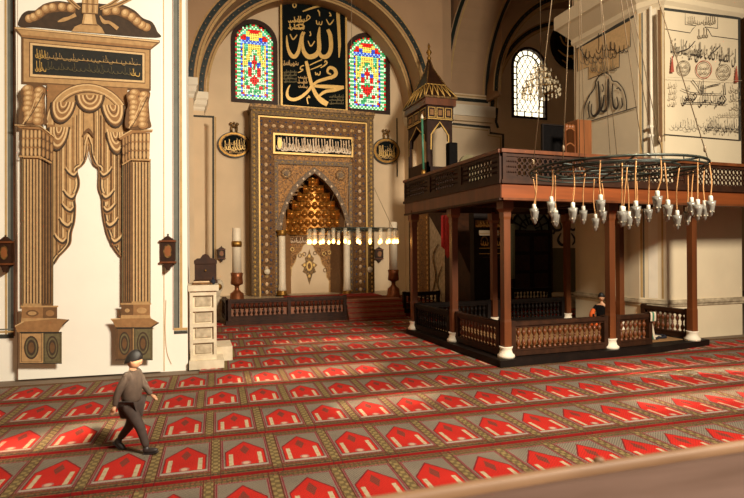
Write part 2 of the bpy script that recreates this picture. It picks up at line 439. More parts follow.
holes = [arch_hole(w['cx'], w['half'], w['z0'], w['zs']) for w in (W1, W2, W3)]
b.prism([outer]+holes, lambda u, v: Vector((u, QY, v)), 'plaster', Vector((0, .6, 0)))
struct(b.build('wall_back'))
b = B(); b.box(.92, 12.0, 15.195, 15.2, .0, .42, 'rug_brown'); b.box(.9, 4.15, 15.19, 15.2, .12, .42, 'step_wood'); struct(b.build('trim_6'))
# stepped arch framing the mihrab bay
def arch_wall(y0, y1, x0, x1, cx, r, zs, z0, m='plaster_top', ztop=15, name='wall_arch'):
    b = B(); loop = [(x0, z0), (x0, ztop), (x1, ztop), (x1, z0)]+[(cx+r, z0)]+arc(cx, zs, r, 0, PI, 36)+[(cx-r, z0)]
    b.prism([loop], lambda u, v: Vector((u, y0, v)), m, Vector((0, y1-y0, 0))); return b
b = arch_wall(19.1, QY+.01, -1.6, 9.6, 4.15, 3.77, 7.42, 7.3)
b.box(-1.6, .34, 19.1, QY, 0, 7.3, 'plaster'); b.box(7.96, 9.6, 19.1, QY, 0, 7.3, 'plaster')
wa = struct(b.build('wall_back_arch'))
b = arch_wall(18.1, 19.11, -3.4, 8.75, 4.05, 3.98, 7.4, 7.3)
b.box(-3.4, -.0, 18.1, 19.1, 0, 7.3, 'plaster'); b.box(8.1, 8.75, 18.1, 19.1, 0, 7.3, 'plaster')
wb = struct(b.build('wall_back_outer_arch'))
# painted bands along the arches
def band(plane, cx, zs, r, a0, a1, w, parent, base=.004, side=0, legs=0):
    d = Draw(plane, px=False, base=base); n = 90
    P = [(cx+r*math.cos(a0+(a1-a0)*i/n), zs+r*math.sin(a0+(a1-a0)*i/n)) for i in range(n+1)]
    d.rib(P, w*1.35, 't1', sm=False); d.rib(P, w*.78, 'green_dark', sm=False)
    P2 = [(cx+(r-w*.95)*math.cos(a0+(a1-a0)*i/n), zs+(r-w*.95)*math.sin(a0+(a1-a0)*i/n)) for i in range(n+1)]
    d.rib(P2, w*.35, 'stripe_gold', sm=False)
    k = int(abs(a1-a0)*r/.26)
    for i in range(k):
        a = a0+(a1-a0)*(i+.5)/k; c = (cx+r*math.cos(a), zs+r*math.sin(a)); t = Vector((-math.sin(a), math.cos(a), 0)); nn = Vector((math.cos(a), math.sin(a), 0)); s = w*.42
        g = .75 if i % 3 else 1.25; s *= 1.15
        d.poly([(c[0]+t.x*s*g, c[1]+t.y*s*g), (c[0]+nn.x*s*.8, c[1]+nn.y*s*.8), (c[0]-t.x*s*g, c[1]-t.y*s*g), (c[0]-nn.x*s*.8, c[1]-nn.y*s*.8)], 'green_dark'); d.ell(c[0], c[1], w*.09, w*.09, 't2', 6)
    return d.b.build('painted_band', parent)
band(WORLD_Y(19.1), 4.15, 7.42, 3.9, -.02, PI+.02, .22, wa)
band(WORLD_Y(18.1), 4.05, 7.4, 4.13, -.0, PI+.0, .22, wb)
# soffit edge lines and pilaster capitals of the mihrab bay
def capital(x0, x1, y0, y1, z0, name='trim_1', hgt=.62, out=.14, m='white_trim'):
    b = B(); prof = [(0, 0), (.03, .06), (.03, .12), (out*.6, .2), (out*.75, .34), (out, .4), (out, hgt)]
    R = [[(x0-o, y0-o, z0+z), (x1+o, y0-o, z0+z), (x1+o, y1, z0+z), (x0-o, y1, z0+z)] for o, z in prof]
    b.rings(R, m, False); return struct(b.build(name))
capital(-3.4, -.0, 18.1, 19.1, 6.9, 'trim_1'); capital(-1.6, .34, 19.1, 19.95, 6.75, 'trim_2')
capital(7.96, 9.6, 19.1, 19.95, 6.9, 'trim_3', .6, .1); 
# painted frame on the left pilaster
d = Draw(WORLD_Y(19.1), base=.003)
d.rib([(213.2, 117), (213.2, 300)], 2.0, 'stripe_dark', sm=False); d.rib([(215.3, 117), (215.3, 300)], 1.6, 'stripe_gold', sm=False); d.rib([(186, 115.5), (214.2, 117)], 2.0, 'stripe_dark', sm=False)
d.rib([(188.5, 142), (192, 143), (189, 146), (190.5, 152), (188, 156)], [1.5, 2, 1, 2, 2], 't3'); d.rect(186, 155, 193, 176, 't3'); d.rect(186, 156.5, 191.6, 174.5, 'plaster'); d.rect(186, 182, 193, 262, 't1'); d.rib([(189, 190), (191, 200), (188.5, 215), (191, 235), (189, 255)], 1.4, 't3')
d.b.build('painted_frame', wa)
# plain wall thickness between mihrab bay and side bay: side pier on the back wall, and right-bay arch
b = arch_wall(19.0, QY+.01, 11.8, 22, 15.95, 4.28, 8.35, 8.2)
b.box(20.3, 22, 19.0, QY, 0, 8.2, 'plaster')
wc = struct(b.build('wall_back_side_arch'))
band(WORLD_Y(19.0), 15.95, 8.35, 4.42, .3, PI+.0, .2, wc)
band(WORLD_Y(QY), 15.95, 8.0, 4.0, .3, PI+.06, .2, bpy.data.objects['wall_back'])
# transverse arch running from the back wall to the free pier (soffit seen from below)
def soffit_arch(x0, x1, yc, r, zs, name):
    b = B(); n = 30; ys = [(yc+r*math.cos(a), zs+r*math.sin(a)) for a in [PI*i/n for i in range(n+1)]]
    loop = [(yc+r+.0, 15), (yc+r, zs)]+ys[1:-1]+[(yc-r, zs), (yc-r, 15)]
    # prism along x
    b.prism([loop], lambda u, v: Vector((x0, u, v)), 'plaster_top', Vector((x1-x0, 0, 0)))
    o = struct(b.build(name))
    d = B()
    for xe, w, m, dz in ((x0+.12, .16, 'green_dark', .006), (x0+.30, .07, 'stripe_gold', .006), (x1-.12, .14, 'green_dark', .006), (x1-.28, .06, 'stripe_gold', .006)):
        for a, c in zip(ys, ys[1:]):
            f = 1-dz/r
            P = [(yc+(a[0]-yc)*f, zs+(a[1]-zs)*f), (yc+(c[0]-yc)*f, zs+(c[1]-zs)*f)]
            d.face([(xe-w/2, *P[0]), (xe+w/2, *P[0]), (xe+w/2, *P[1]), (xe-w/2, *P[1])], m)
    d.build('painted_band', o); return o
so = soffit_arch(9.7, 11.8, 16.05, 3.95, 8.45, 'wall_arch_right')
d = Draw(WORLD_Y(QY-.01), px=False, base=.004); d.rib([(9.75, 8.2), (11.75, 8.2)], .14, 'green_dark', sm=False); d.rib([(9.75, 8.36), (11.75, 8.36)], .05, 'stripe_gold', sm=False)
d.b.build('painted_band', so)
soffit_arch(-3.0, -.9, 16.05, 3.95, 8.45, 'wall_arch_left')
# mouldings and painted lines on the plain wall right of the mihrab bay
b = B(); b.box(9.7, 12.0, QY-.18, QY, 7.5, 7.95, 'white_trim'); b.box(9.72, 11.9, QY-.12, QY, 7.3, 7.5, 'plaster'); struct(b.build('trim_4'))
d = Draw(PQ, base=.004)
d.rib([(440, 122.5), (490, 127.5), (490, 133), (503, 134.5), (503, 160)], 2.4, 'stripe_dark', sm=False); d.rib([(440, 125.5), (488, 130.5), (488, 135.5), (500.5, 137.5), (500.5, 160)], 1.0, 'stripe_gold', sm=False)
d.rib([(455, 104.5), (482, 107.5)], 2.0, 'stripe_dark', sm=False)
d.rib([(497, 108), (496, 122), (498, 128)], 2.5, 'green_dark', sm=False)
# lower back wall behind the gallery: dado, black scroll lettering, dark doorway surround
d.rect(549, 248, 590, 292, 'olive')
for pts, w in (([(553, 218), (551, 224), (555, 230), (561, 229), (560, 222)], [1, 2.5, 3, 2, 1]), ([(561, 233), (558, 240), (562, 245), (568, 242), (567, 235), (563, 234)], [1, 2.6, 3, 3, 2, 1]), ([(570, 219), (568, 226), (573, 230), (577, 226), (574, 220), (570, 222)], 2.2), ([(553, 234), (556, 229)], 2), ([(571, 233), (575, 240), (572, 245)], [1, 2.6, 1]), ([(563, 216), (566, 224)], [2.4, 1])):
    d.rib(pts, w, 'ink', k=4)
d.b.build('painted_lines', bpy.data.objects['wall_back'])
# right enclosing wall, left enclosing wall, vault
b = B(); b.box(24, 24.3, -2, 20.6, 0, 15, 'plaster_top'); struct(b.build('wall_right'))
b = B(); b.box(-9.3, -9, -2, 20.6, 0, 15, 'plaster'); struct(b.build('wall_left'))
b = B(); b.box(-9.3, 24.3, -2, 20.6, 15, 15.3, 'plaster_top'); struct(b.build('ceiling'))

# ---------------------------------------------------------------- free pier at the left
PL = Plane(-.12, 9.84, 1-.12, 9.84-.066)      # its painted face
e = PL.at(0, 0); back = Vector((-.1, 12.3, 0)); l0 = PL.at(-4.2, 0); lb = Vector((-4.3, 12.6, 0))
b = B(); plan = [(l0.x, l0.y), (e.x, e.y), (back.x, back.y), (lb.x, lb.y)]
b.prism([plan], lambda u, v: Vector((u, v, -.02)), 'cream', Vector((0, 0, 12)))
pier = struct(b.build('wall_left_pier'))
d = Draw(PL, base=.004)
for x, w, m in ((172.6, .7, 'stripe_red'), (175.5, 4.2, 'stripe_blue'), (178.2, 1.4, 'stripe_dark'), (180.6, 2.6, 'stripe_gold')):
    d.rib([(x, -12), (x+.6, 330)], w, m, sm=False)
for y, w, m in ((332.5, 3, 'stripe_dark'), (329.3, 2.6, 'stripe_gold')):
    d.rib([(174, y), (187.6, y-.6)], w, m, sm=False)
d.rib([(163.6, -12), (164.2, 371)], .8, 'stripe_gold', sm=False)
for x, w, m in ((14.4, 1.2, 'stripe_red'), (12.6, 2.8, 'stripe_dark'), (9.6, 2.8, 'stripe_blue'), (6.4, 2, 'stripe_gold')):
    d.rib([(x-.6, -12), (x, 336)], w, m, sm=False)
for y, w, m in ((336, 4, 'stripe_dark'), (331.5, 1.6, 'stripe_gold'), (329, 1.2, 'stripe_blue')):
    d.rib([(-12, y+.7), (14, y)], w, m, sm=False)
d.rib([(166, 300), (165.3, 330), (167, 352), (171.5, 364)], .5, 'cord', k=8)
d.b.build('painted_frame', pier)

# ---------------------------------------------------------------- free pier at the right
XW, YF = 9.7, 9.34
plan = [(XW, 12.05), (XW, 9.86), (9.93, YF), (12.22, YF), (12.42, 9.6), (12.42, 12.05)]
b = B(); b.prism([plan], lambda u, v: Vector((u, v, -.02)), 'pier_tan', Vector((0, 0, 15)))
# skirting moulding round it
for z0, z1, o in ((.78, .83, .05), (.83, .87, .03), (.72, .78, .025)):
    P = [(XW-o, 12.07), (XW-o, 9.84), (9.92-o*.6, YF-o), (12.24, YF-o), (12.44, 9.6), (12.44, 12.07)]
    b.prism([P], lambda u, v: Vector((u, v, z0)), 'marble_vein', Vector((0, 0, z1-z0)))
pr = struct(b.build('wall_right_pier'))
# cornice
b = B(); R = []
for o, z in ((0, 7.42), (.05, 7.5), (.05, 7.62), (.12, 7.7), (.3, 7.92), (.36, 7.96), (.36, 8.3), (.3, 8.34), (.0, 8.36)):
    R.append([(XW-o, 12.05+o, z), (XW-o, 9.86-o*.3, z), (9.93-o*.5, YF-o, z), (12.3+o, YF-o, z), (12.42+o, 9.6, z), (12.42+o, 12.05+o, z)])
b.rings(R, 'pier_tan', False); cn = struct(b.build('trim_5'))
PWf = Plane(XW, 12.05, XW, 11.05); PFf = WORLD_Y(YF)
d = Draw(PWf, base=.004, px=True)
# west face: dark line under the cornice, lettered tablet, tulip-shaped cartouche
d.rib([(577, 50), (634, 15.5)], 3.0, 'stripe_dark', sm=False)
d.rib([(576, 44), (575, 200)], .9, 't2', sm=False)
o1 = [(577.3, 49), (630.5, 20), (630.5, 46.5), (619.5, 52), (619.5, 67), (588.5, 79.5), (588.5, 67), (577.8, 71.5)]
d.poly(o1, 't0'); d.rib(o1+[o1[0]], .8, 'ink', sm=False)
scribble(d, 581, 603, 46, 66, 'ink_grey', .7, 5, 3); scribble(d, 597, 629, 32, 54, 'ink', .75, 7, 4, .45); scribble(d, 582, 618, 41, 60, 'ink', .7, 8, 5, .4); scribble(d, 591, 618, 58, 74, 'ink_grey', .8, 8, 6)
d.rib([(580, 47), (588, 61)], 1, 'ink', sm=False)
cart = [(584.5, 120), (585, 108), (590, 96), (595, 89), (597, 81), (601, 75), (606, 73), (611, 76), (613.5, 81), (618, 82), (624, 89), (627, 99), (627.5, 110)]
d.rib(cart, 1.1, 'ink')
d.rib([(585, 123), (638, 107)], 1.0, 'ink', sm=False)
for pts, w in (([(599, 81), (600, 95), (600.5, 108), (598, 114), (594, 116), (592, 112), (592.5, 104)], [1.4, 2, 2.4, 2.6, 2.2, 1.4, .8]),
               ([(609, 79), (609, 92), (608.5, 106), (606, 111), (602.5, 111), (601, 107)], [1.4, 2.2, 2.6, 2.6, 2, 1.6]),
               ([(613.5, 84), (613, 96), (614.5, 106), (617, 109), (619, 105), (617.8, 97)], [1, 1.8, 2.2, 2.2, 1.4, 1]),
               ([(605, 95), (603.5, 106), (600.5, 112)], [1.2, 2, 1]), ([(622.5, 98), (623.3, 105), (621.5, 109)], [1, 1.6, .7]),
               ([(590.8, 101), (589, 108), (590.2, 117), (588, 119)], [1, 1.4, 1, .6]), ([(603, 84), (604.5, 88), (603.5, 92)], 1), ([(617.6, 89), (619.5, 88), (622, 91)], 1)):
    d.rib(pts, w, 'ink', k=4)
d.b.build('painted_inscription', pr)
# south face
d = Draw(PFf, base=.004)
for x, w, m in ((644.8, 0, ''),): pass
d.rib([(658.8, 10), (660.5, 142)], 3.2, 't3', sm=False)
d.rib([(664, 9), (740, 18.5)], 2.6, 'stripe_dark', sm=False)
d.rect(664.5, 12, 737.8, 142, 'board') if False else None
d.rib([(664.2, 12), (664.8, 141)], .5, 'stripe_gold', sm=False)
d.rib([(739, 18), (739.6, 141)], 2.4, 'stripe_dark', sm=False)
t = [(664.5, 29), (690, 33), (692.5, 29), (696, 25.8), (685, 24.5), (685, 12.5), (717.5, 16.5), (717.5, 28.5), (704.5, 27), (708, 29.5), (711.5, 36), (738, 39.5)]
d.rib(t, .7, 'ink', sm=False)
scribble(d, 687, 715, 15.5, 25.5, 'ink_grey', .55, 14, 8, .8); scribble(d, 697, 707, 27, 40, 'ink_grey', .7, 4, 9)
d.rib([(663, 134.5), (739, 140.5)], .9, 'ink', sm=False)
def T(txt, x0, y0, x1, y1, m):
    a = PFf.px(x0, y0); c = PFf.px(x1, y1); s = PFf.px(x1, y0)[1]-a[1]
    text_into(d, txt, a[0], c[0], a[1], PFf.px(x0, y1-(y1-y1))[1] if False else PFf.px((x0+x1)/2, y1)[1], m)
T('ان الصلوة كانت على', 694, 62.5, 735, 46, 'ink'); T('المؤمنين كتابا موقوتا'.replace('ؤ', 'و'), 670, 58, 700, 40, 'ink')
scribble(d, 672, 732, 43, 57, 'ink_grey', .4, 12, 11, .6); d.rib([(678, 52), (687, 49), (694, 41.5)], [.8, 1, .8], 'ink'); d.rib([(708, 56), (714, 51), (719, 46)], [.8, 1, .8], 'ink')
for cx, cy, r, m in ((682.5, 68.5, 6.6, 'ink_grey'), (702.3, 70, 7.8, 'ink_red'), (722, 72.5, 6.8, 'ink_grey')):
    d.ring(cx, cy, r, r*1.12, .7, m); d.ring(cx, cy, r*.8, r*.9, .4, 'ink_grey'); scribble(d, cx-r*.65, cx+r*.65, cy-r*.6, cy+r*.6, 'ink_grey', .5, 4, int(cx), .5, 2)
for cx, y0, y1 in ((670, 57, 73), (734, 67, 83)):
    for i in range(6): d.rib([(cx, y0+(y1-y0)*i/6), (cx+.3, y0+(y1-y0)*(i+1)/6)], [1.2+i*.45, .8+i*.5], 'ink_red', sm=False)
T('حضرت بلال حبشى', 680, 105.5, 724, 86, 'ink')
for pts, w in (([(679, 89.5), (688, 93), (700, 94), (723, 95)], [.5, .8, .9, .5]), ([(680, 102.5), (688, 103.5), (700, 103.2), (725, 105)], [.5, .9, .9, .6]), ([(690, 80.5), (695, 87), (699, 94)], [.9, .7, .5]), ([(697, 81.5), (698.5, 93)], .6), ([(700.8, 81), (700.5, 94)], .6), ([(703, 88), (710, 86), (718, 84.5)], [.6, 1.1, .8]), ([(722, 84), (723, 96)], .9)):
    d.rib(pts, w, 'ink', k=3)
scribble(d, 667, 674, 82, 106, 'ink_faint', .6, 3, 31, .5, 4); scribble(d, 728, 737, 84, 110, 'ink_grey', .7, 3, 32, .4, 3); scribble(d, 714, 737, 111, 117, 'ink_grey', .5, 9, 33)
T('سيد المرسلين رسول الثقلين'.replace('ث', 'ت'), 702, 133, 737, 118, 'ink'); scribble(d, 668, 735, 118, 131, 'ink', .42, 15, 35, .6)
d.rib([(663.5, 78.5), (738, 82)], .35, 'ink_faint', sm=False)
d.b.build('painted_inscription', pr)
# striped corner between the two faces
PC = Plane(XW, 9.86, 9.93, YF); L_ = math.hypot(.23, .52)
d = Draw(PC, px=False, base=.004)
for u, w, m in ((.05, .05, 'stripe_gold'), (.1, .03, 'stripe_blue'), (.30, .2, 'white_trim'), (.5, .04, 'stripe_gold')): d.rib([(u, .9), (u, 7.4)], w, m, sm=False)
d.b.build('painted_frame', pr)
b = B(); c = PC.at(.3, 0, .05); b.tube([(c.x, c.y, 3.3), (c.x, c.y, 7.45)], .035, 'white_trim', 10)
for z in (4.55, 4.75): b.tube([(c.x-.09, c.y, z), (c.x+.09, c.y, z)], .04, 'white_trim', 8)
tag(b.build('wall_conduit', origin=(c.x, c.y, 3.3)), 'thin white vertical pipe with clamps on the corner of the inscribed pier', 'pipe')
# ---------------------------------------------------------------- painted hanging board on the left pier (a flat painting of columns and drapery)
PM = Plane(-2.69, 9.905, -.55, 9.762)
b = B(); mu = PM.px(17, 200)[0], PM.px(161.3, 200)[0]
c = [PM.at(mu[0], 0, 0), PM.at(mu[1], 0, 0), PM.at(mu[1], 0, -.03), PM.at(mu[0], 0, -.03)]
board_root = thing('painted_board', 'tall cream board painted with two fluted columns, swagged curtain and black inscription tablet', 'painting', (c[0].x, c[0].y, .0))
b.prism([[(p.x, p.y) for p in c]], lambda u, v: Vector((u, v, .012)), 'board', Vector((0, 0, 6.75)))
bo = b.build('panel', board_root)
d = Draw(PM, base=.001, step=.00025)
d.rib([(17.6, 380), (17.6, -20)], .5, 'stripe_red', sm=False)
# crest above the entablature: urn between two leafy scrolls
d.smooth([(19, 26.5), (21, 16), (27, 11), (36, 10), (44, 4), (58, 1), (74, 3), (89, 2), (104, 4), (120, 4), (134, 10), (143, 18), (152, 22), (157, 31), (156, 38), (90, 33), (40, 28)], 't4')
def scroll(pts, w, n):
    d.rib(pts, [w*.7, w, w, w*.8], 't3', k=8); P = cat_rom([(a, b_, 0) for a, b_ in pts], 8)
    for i in range(n):
        p = P[int((len(P)-1)*(i+.5)/n)]; r = w*.42
        d.ell(p.x, p.y, r*1.05, r, 't2'); d.ell(p.x-.5, p.y-.6, r*.8, r*.8, 't1'); d.ell(p.x-.8, p.y-1.2, r*.42, r*.5, 't0')
scroll([(28, 19), (36, 16), (46, 9), (60, 7), (76, 9)], 10, 7); scroll([(148, 28), (140, 24), (132, 17), (118, 11), (102, 12)], 10, 7)
for q in ([(58, 22), (64, 20), (70, 18), (76, 15)], [(100, 16), (104, 22), (110, 23), (118, 29)]): d.rib(q, [1, 4, 3, 4], 't1', k=5)
for q in ([(66, -4), (74, 4), (80, 9)], [(122, -4), (112, 4), (100, 9)], [(134, -3), (118, 5), (104, 9)]): d.rib(q, [4, 4, 3], 't1', k=4); d.rib(q, [1.2, 1.2, 1], 't3', k=4)
d.poly([(72, 31.5), (75, 27), (82, 24), (84, 14), (95, 14), (97, 24), (102, 28), (105, 34)], 't1'); d.poly([(84, 25), (86, 14), (92, 14), (93, 25)], 't0')
d.poly([(83, -6), (99, -6), (98, 14), (82, 14)], 't1')
for i in range(5): d.rib([(84.5+i*3, -6), (84.3+i*2.9, 13)], 1, 't3' if i % 2 else 't0')
for y in (4, 13.5, 24.5): d.rib([(82, y), (98, y+1)], 1, 't3', sm=False)
# entablature
d.poly([(14.5, 27), (160, 40.5), (160, 43), (151, 50), (151, 91), (22, 84), (22, 37), (15, 29.5)], 't3')
d.poly([(15.5, 27.5), (159.5, 41), (159, 42.6), (15.5, 29)], 't0'); d.poly([(17, 29.6), (157, 43.5), (152.5, 47), (21.5, 35)], 't1'); d.poly([(21.5, 35), (152.5, 47), (151, 49.5), (22, 37.8)], 't2'); d.rib([(22, 38), (151, 49.8)], .8, 't4', sm=False)
d.poly([(24, 39), (149.5, 50.5), (149.5, 89), (24, 82)], 't1'); d.rib([(24.5, 83), (150, 90.5)], 1.4, 't3', sm=False)
d.poly([(29.5, 42.3), (145.5, 53), (145.5, 84), (29.5, 77.5)], 't3'); d.poly([(30.6, 43.2), (144.8, 53.7), (144.8, 83), (30.6, 76.7)], 't0'); d.poly([(33, 45.5), (142.7, 55.3), (142.7, 81), (33, 74.5)], 't5')
dd = Draw(PM, d.b, base=d.l, xf=lambda x, y: (x, y+(x-33)*.075), step=.0002)
scribble(dd, 36, 46, 48, 72, 'gold_paint', .7, 4, 40, .6, 2); scribble(dd, 46, 138, 50, 59, 'stripe_gold', .45, 22, 41, .3); scribble(dd, 46, 136, 60, 69, 'olive', .5, 20, 42, .3); scribble(dd, 132, 141, 61, 70, 'gold_paint', .8, 2, 43, .3); dd.rib([(46, 57.5), (141, 57.5)], .5, 'stripe_gold', sm=False); d.l = dd.l
# spandrel field, arch ring
d.poly([(48, 85), (128, 89), (128, 150), (48, 140)], 't2'); 
A = lambda r, cx=89.5, cy=127, n=22: [(cx+r*math.cos(PI+PI*i/n)*1.0, cy+r*math.sin(PI+PI*i/n)+(r*math.cos(PI+PI*i/n))*.05) for i in range(n+1)]
d.rib(A(37.5), 9, 't1', sm=False); d.rib(A(41.5), 1.2, 't0', sm=False); d.rib(A(42.6), 1.0, 't3', sm=False); d.rib(A(34.3), 1.6, 't3', sm=False); d.rib(A(36.6), .9, 't0', sm=False)
# drapery: everything inside the arch down to the white opening
left = [(88.7, 144), (88.2, 152), (86.6, 159), (83.5, 165), (79, 168), (77.5, 172), (79.5, 180), (79.3, 188), (75.5, 198), (76, 208), (75, 222), (72, 233), (71, 243), (66, 250), (60, 256), (55.5, 263)]
right = [(90.3, 144), (91, 152), (93, 159), (96, 165), (100, 168), (100.5, 176), (100.5, 188), (103.5, 197), (104, 206), (105, 216), (107, 226), (109, 234), (113, 243), (118, 251), (124, 258)]
arch_in = [(89.5+33.4*math.cos(a), 127+33.4*math.sin(a)) for a in [PI+PI*i/20 for i in range(21)]]
d.poly([(52, 262)]+[(52, 140), (56, 128)]+arch_in[1:-1]+[(123.5, 130), (124.5, 262)]+[(p[0], p[1]) for p in reversed(right)]+left, 't1')
for side, edge in ((-1, left), (1, right)):
    d.rib([(x-side*-0.6+side*1.4, y) for x, y in edge], [1, 4, 4.4, 4.4, 4.4, 4.8], 't4', k=4); d.rib([(x+side*2.6, y) for x, y in edge], [.8, 1.4, 1.8, 1.8, 1.2, 1.2], 't0', k=4); d.rib([(x-side*.6, y) for x, y in edge], .9, 't2', k=4)
    # vertical folds
    cols = ((5, 108, 163, .9), (8.5, 110, 166, 1.5), (12, 116, 166, 1.2), (15, 118, 180, .9), (18.5, 130, 205, 1.6), (22, 135, 232, 1.0), (25.5, 140, 238, 1.6), (28.5, 145, 250, 1.1), (31, 150, 255, 1.4))
    for i, (dx, y0, y1, w) in enumerate(cols):
        x = 89.5+side*dx
        if i < 8: 
            e_ = [p for p in edge if abs(p[0]-89.5) >= dx-1.5]
            y1 = min(y1, (e_[0][1]-3) if e_ else y1)
        d.rib([(x, y0), (x+side*.3, (y0+y1)/2), (x, y1)], w, ('t3', 't0', 't3', 't2', 't0', 't3', 't0', 't3', 't2')[i], k=3)
        d.rib([(x+side*1.3, y0), (x+side*1.4, y1)], w*.5, ('t1', 't3', 't0', 't3', 't1', 't2', 't3', 't0', 't4')[i], k=2)
    # cascading hem folds
    for yc, xo, s in ((178, 15, 1), (200, 17, 1.2), (213, 18.5, 1.1), (228, 21, 1.3), (244, 26, 1.2)):
        x = 89.5+side*xo; d.smooth([(x-side*3, yc-7), (x+side*3, yc-5), (x+side*7, yc-12), (x+side*5, yc-1), (x, yc+2), (x-side*3, yc)], 't2', 4)
        d.rib([(x-side*4, yc-5), (x-side*1, yc-1), (x+side*5, yc-4), (x+side*9, yc-9)], [1, 2.6*s, 2.2*s, .8], 't4', k=4); d.rib([(x-side*3.4, yc-6.5), (x, yc-3), (x+side*5, yc-6.5), (x+side*8, yc-11)], [.8, 2*s, 1.6*s, .6], 't0', k=4)
# swags
def swag(cx, cy, rx, ry, a=0):
    def E(r1, r2): return [(cx+rx*r1*math.cos(t)*1+a*math.sin(t)*ry*r2, cy+ry*r2*math.sin(t)) for t in [PI*i/12 for i in range(13)]]
    d.poly(E(1, 1), 't2'); 
    for r_, m, w in ((1.0, 't4', 1.8), (.92, 't3', 1.2), (.8, 't0', 2), (.66, 't2', 1.2), (.52, 't0', 1.6), (.38, 't3', 1.1), (.24, 't0', 1.3)): d.rib(E(r_, r_), w, m, sm=False)
swag(91, 96, 14, 17, 0); swag(65, 103, 12, 21, -.15); swag(113.5, 106, 11, 22, .15); swag(60.5, 128, 10, 23, -.1); swag(116, 133, 8.5, 22, .1)
d.rib([(84, 137), (89.5, 131), (95, 138)], [1, 4, 1], 't3'); d.rib([(86, 145), (89.5, 136), (93, 145)], [1, 2, 1], 't0')
# columns
def column(x0, x1, xs, y0, y1, mir):
    """fluted shaft: front face x0..xs, side face xs..x1 (mir swaps them)"""
    f0, f1 = (x0, xs) if not mir else (xs, x1); s0, s1 = (xs, x1) if not mir else (x0, xs)
    d.rect(f0, y0, f1, y1, 't1'); d.rect(s0, y0, s1, y1, 't3')
    n = 6
    for i in range(n):
        x = f0+(f1-f0)*(i+.5)/n; w = (f1-f0)/n
        d.rib([(x-w*.3, y0+3), (x-w*.3, y1-3)], w*.4, 't4' if i % 2 else 't3', sm=False); d.rib([(x+w*.08, y0+3), (x+w*.08, y1-3)], w*.22, 't0', sm=False)
    n = 4
    for i in range(n):
        x = s0+(s1-s0)*(i+.5)/n; w = (s1-s0)/n
        d.rib([(x-w*.25, y0+3), (x-w*.25, y1-3)], w*.35, 't4', sm=False); d.rib([(x+w*.15, y0+3), (x+w*.15, y1-3)], w*.22, 't2', sm=False)
    for x in (x0, x1): d.rib([(x, y0), (x, y1)], .8, 'olive', sm=False)
column(24.3, 54.5, 43, 157, 306, False); column(123.5, 151, 132.5, 160, 304, True)
def capit(ax, f, s, y0, y1, dy):
    # f, s = x-ranges of front and side; leaves
    for (a, c_), m, sl in ((f, 't2', 0), (s, 't3', dy)):
        d.poly([(a, y0), (c_, y0+sl), (c_-(c_-a)*.04, y1+sl*.7), (a+(c_-a)*.04, y1)] if sl >= 0 else [(a, y0-sl), (c_, y0), (c_, y1), (a+(c_-a)*.1, y1-sl*.7)], m)
        n = 5 if sl == 0 else 3
        for r_ in range(3):
            for i in range(n):
                x = a+(c_-a)*(i+.5)/n; t = (x-a)/(c_-a); y = y0+(y1-y0)*(r_+.55)/3+(sl*t if sl >= 0 else -sl*(1-t))*.85; w = (c_-a)/n
                d.ell(x, y, w*.42, (y1-y0)/6.4, 't1' if sl == 0 else 't2', 10); d.rib([(x, y-3.4), (x, y+3.4)], w*.18, 't0' if sl == 0 else 't1', sm=False); d.rib([(x-w*.45, y-4), (x-w*.5, y+4)], w*.16, 't4', sm=False)
    d.poly(ax, 't2')
capit([(17, 126), (43, 127), (57, 137.5), (54.5, 139.5), (43, 131), (22, 129.5)], (23.5, 43.5), (43.5, 55.5), 130, 157, 7)
capit([(120, 138.5), (133.5, 130.5), (154, 131), (153, 134), (134.5, 134.5), (122, 141.5)], (132, 151), (123.5, 132), 134, 160, -6)
d.rib([(17.5, 126.6), (43, 127.6), (56.5, 138)], .8, 't0', sm=False); d.rib([(120.5, 139), (133.5, 131.2), (154, 131.6)], .8, 't0', sm=False)
d.rib([(22, 157.5), (43, 158), (54, 164)], 1.4, 't1', sm=False); d.rib([(123.5, 166), (132.5, 160.5), (152, 161)], 1.4, 't1', sm=False)
# leafy brackets over the capitals
def leafy(x0, x1, y0, y1, s, seed):
    rr = random.Random(seed)
    d.smooth([(x0, y0+4), (x0+(x1-x0)*.5, y0-1), (x1, y0+3), (x1-1, y0+14), (x1, y1-10), (x1, y1), (x0, y1), (x0-1, y1-15), (x0+1, y0+16)], 't3')
    for i in range(7):
        t = i/6; y = y0+4+(y1-y0-9)*t
        for k_ in range(2):
            x = x0+(x1-x0)*(.3+.42*k_)+rr.uniform(-1, 1); r = (x1-x0)*.2
            d.ell(x, y+k_*2, r*1.15, r*.85, 't2', 12); d.ell(x-.6, y+k_*2-.7, r*.8, r*.6, 't1', 12); d.ell(x-.9, y+k_*2-1.1, r*.4, r*.32, 't0', 10)
    d.rib([(x0+2, y1), (x0+(x1-x0)*.45, (y0+y1)/2+4), (x0+(x1-x0)*.6, (y0+y1)/2-6), (x1-3, y0+6)], [1, .8, .7, .5], 't0', k=5); d.rib([(x0+4, y1), (x0+(x1-x0)*.55, (y0+y1)/2+5), (x1-2, y0+8)], .7, 't4', k=5)
leafy(24, 48.5, 87, 126, 1, 1); leafy(128.5, 151, 91, 130, -1, 2)
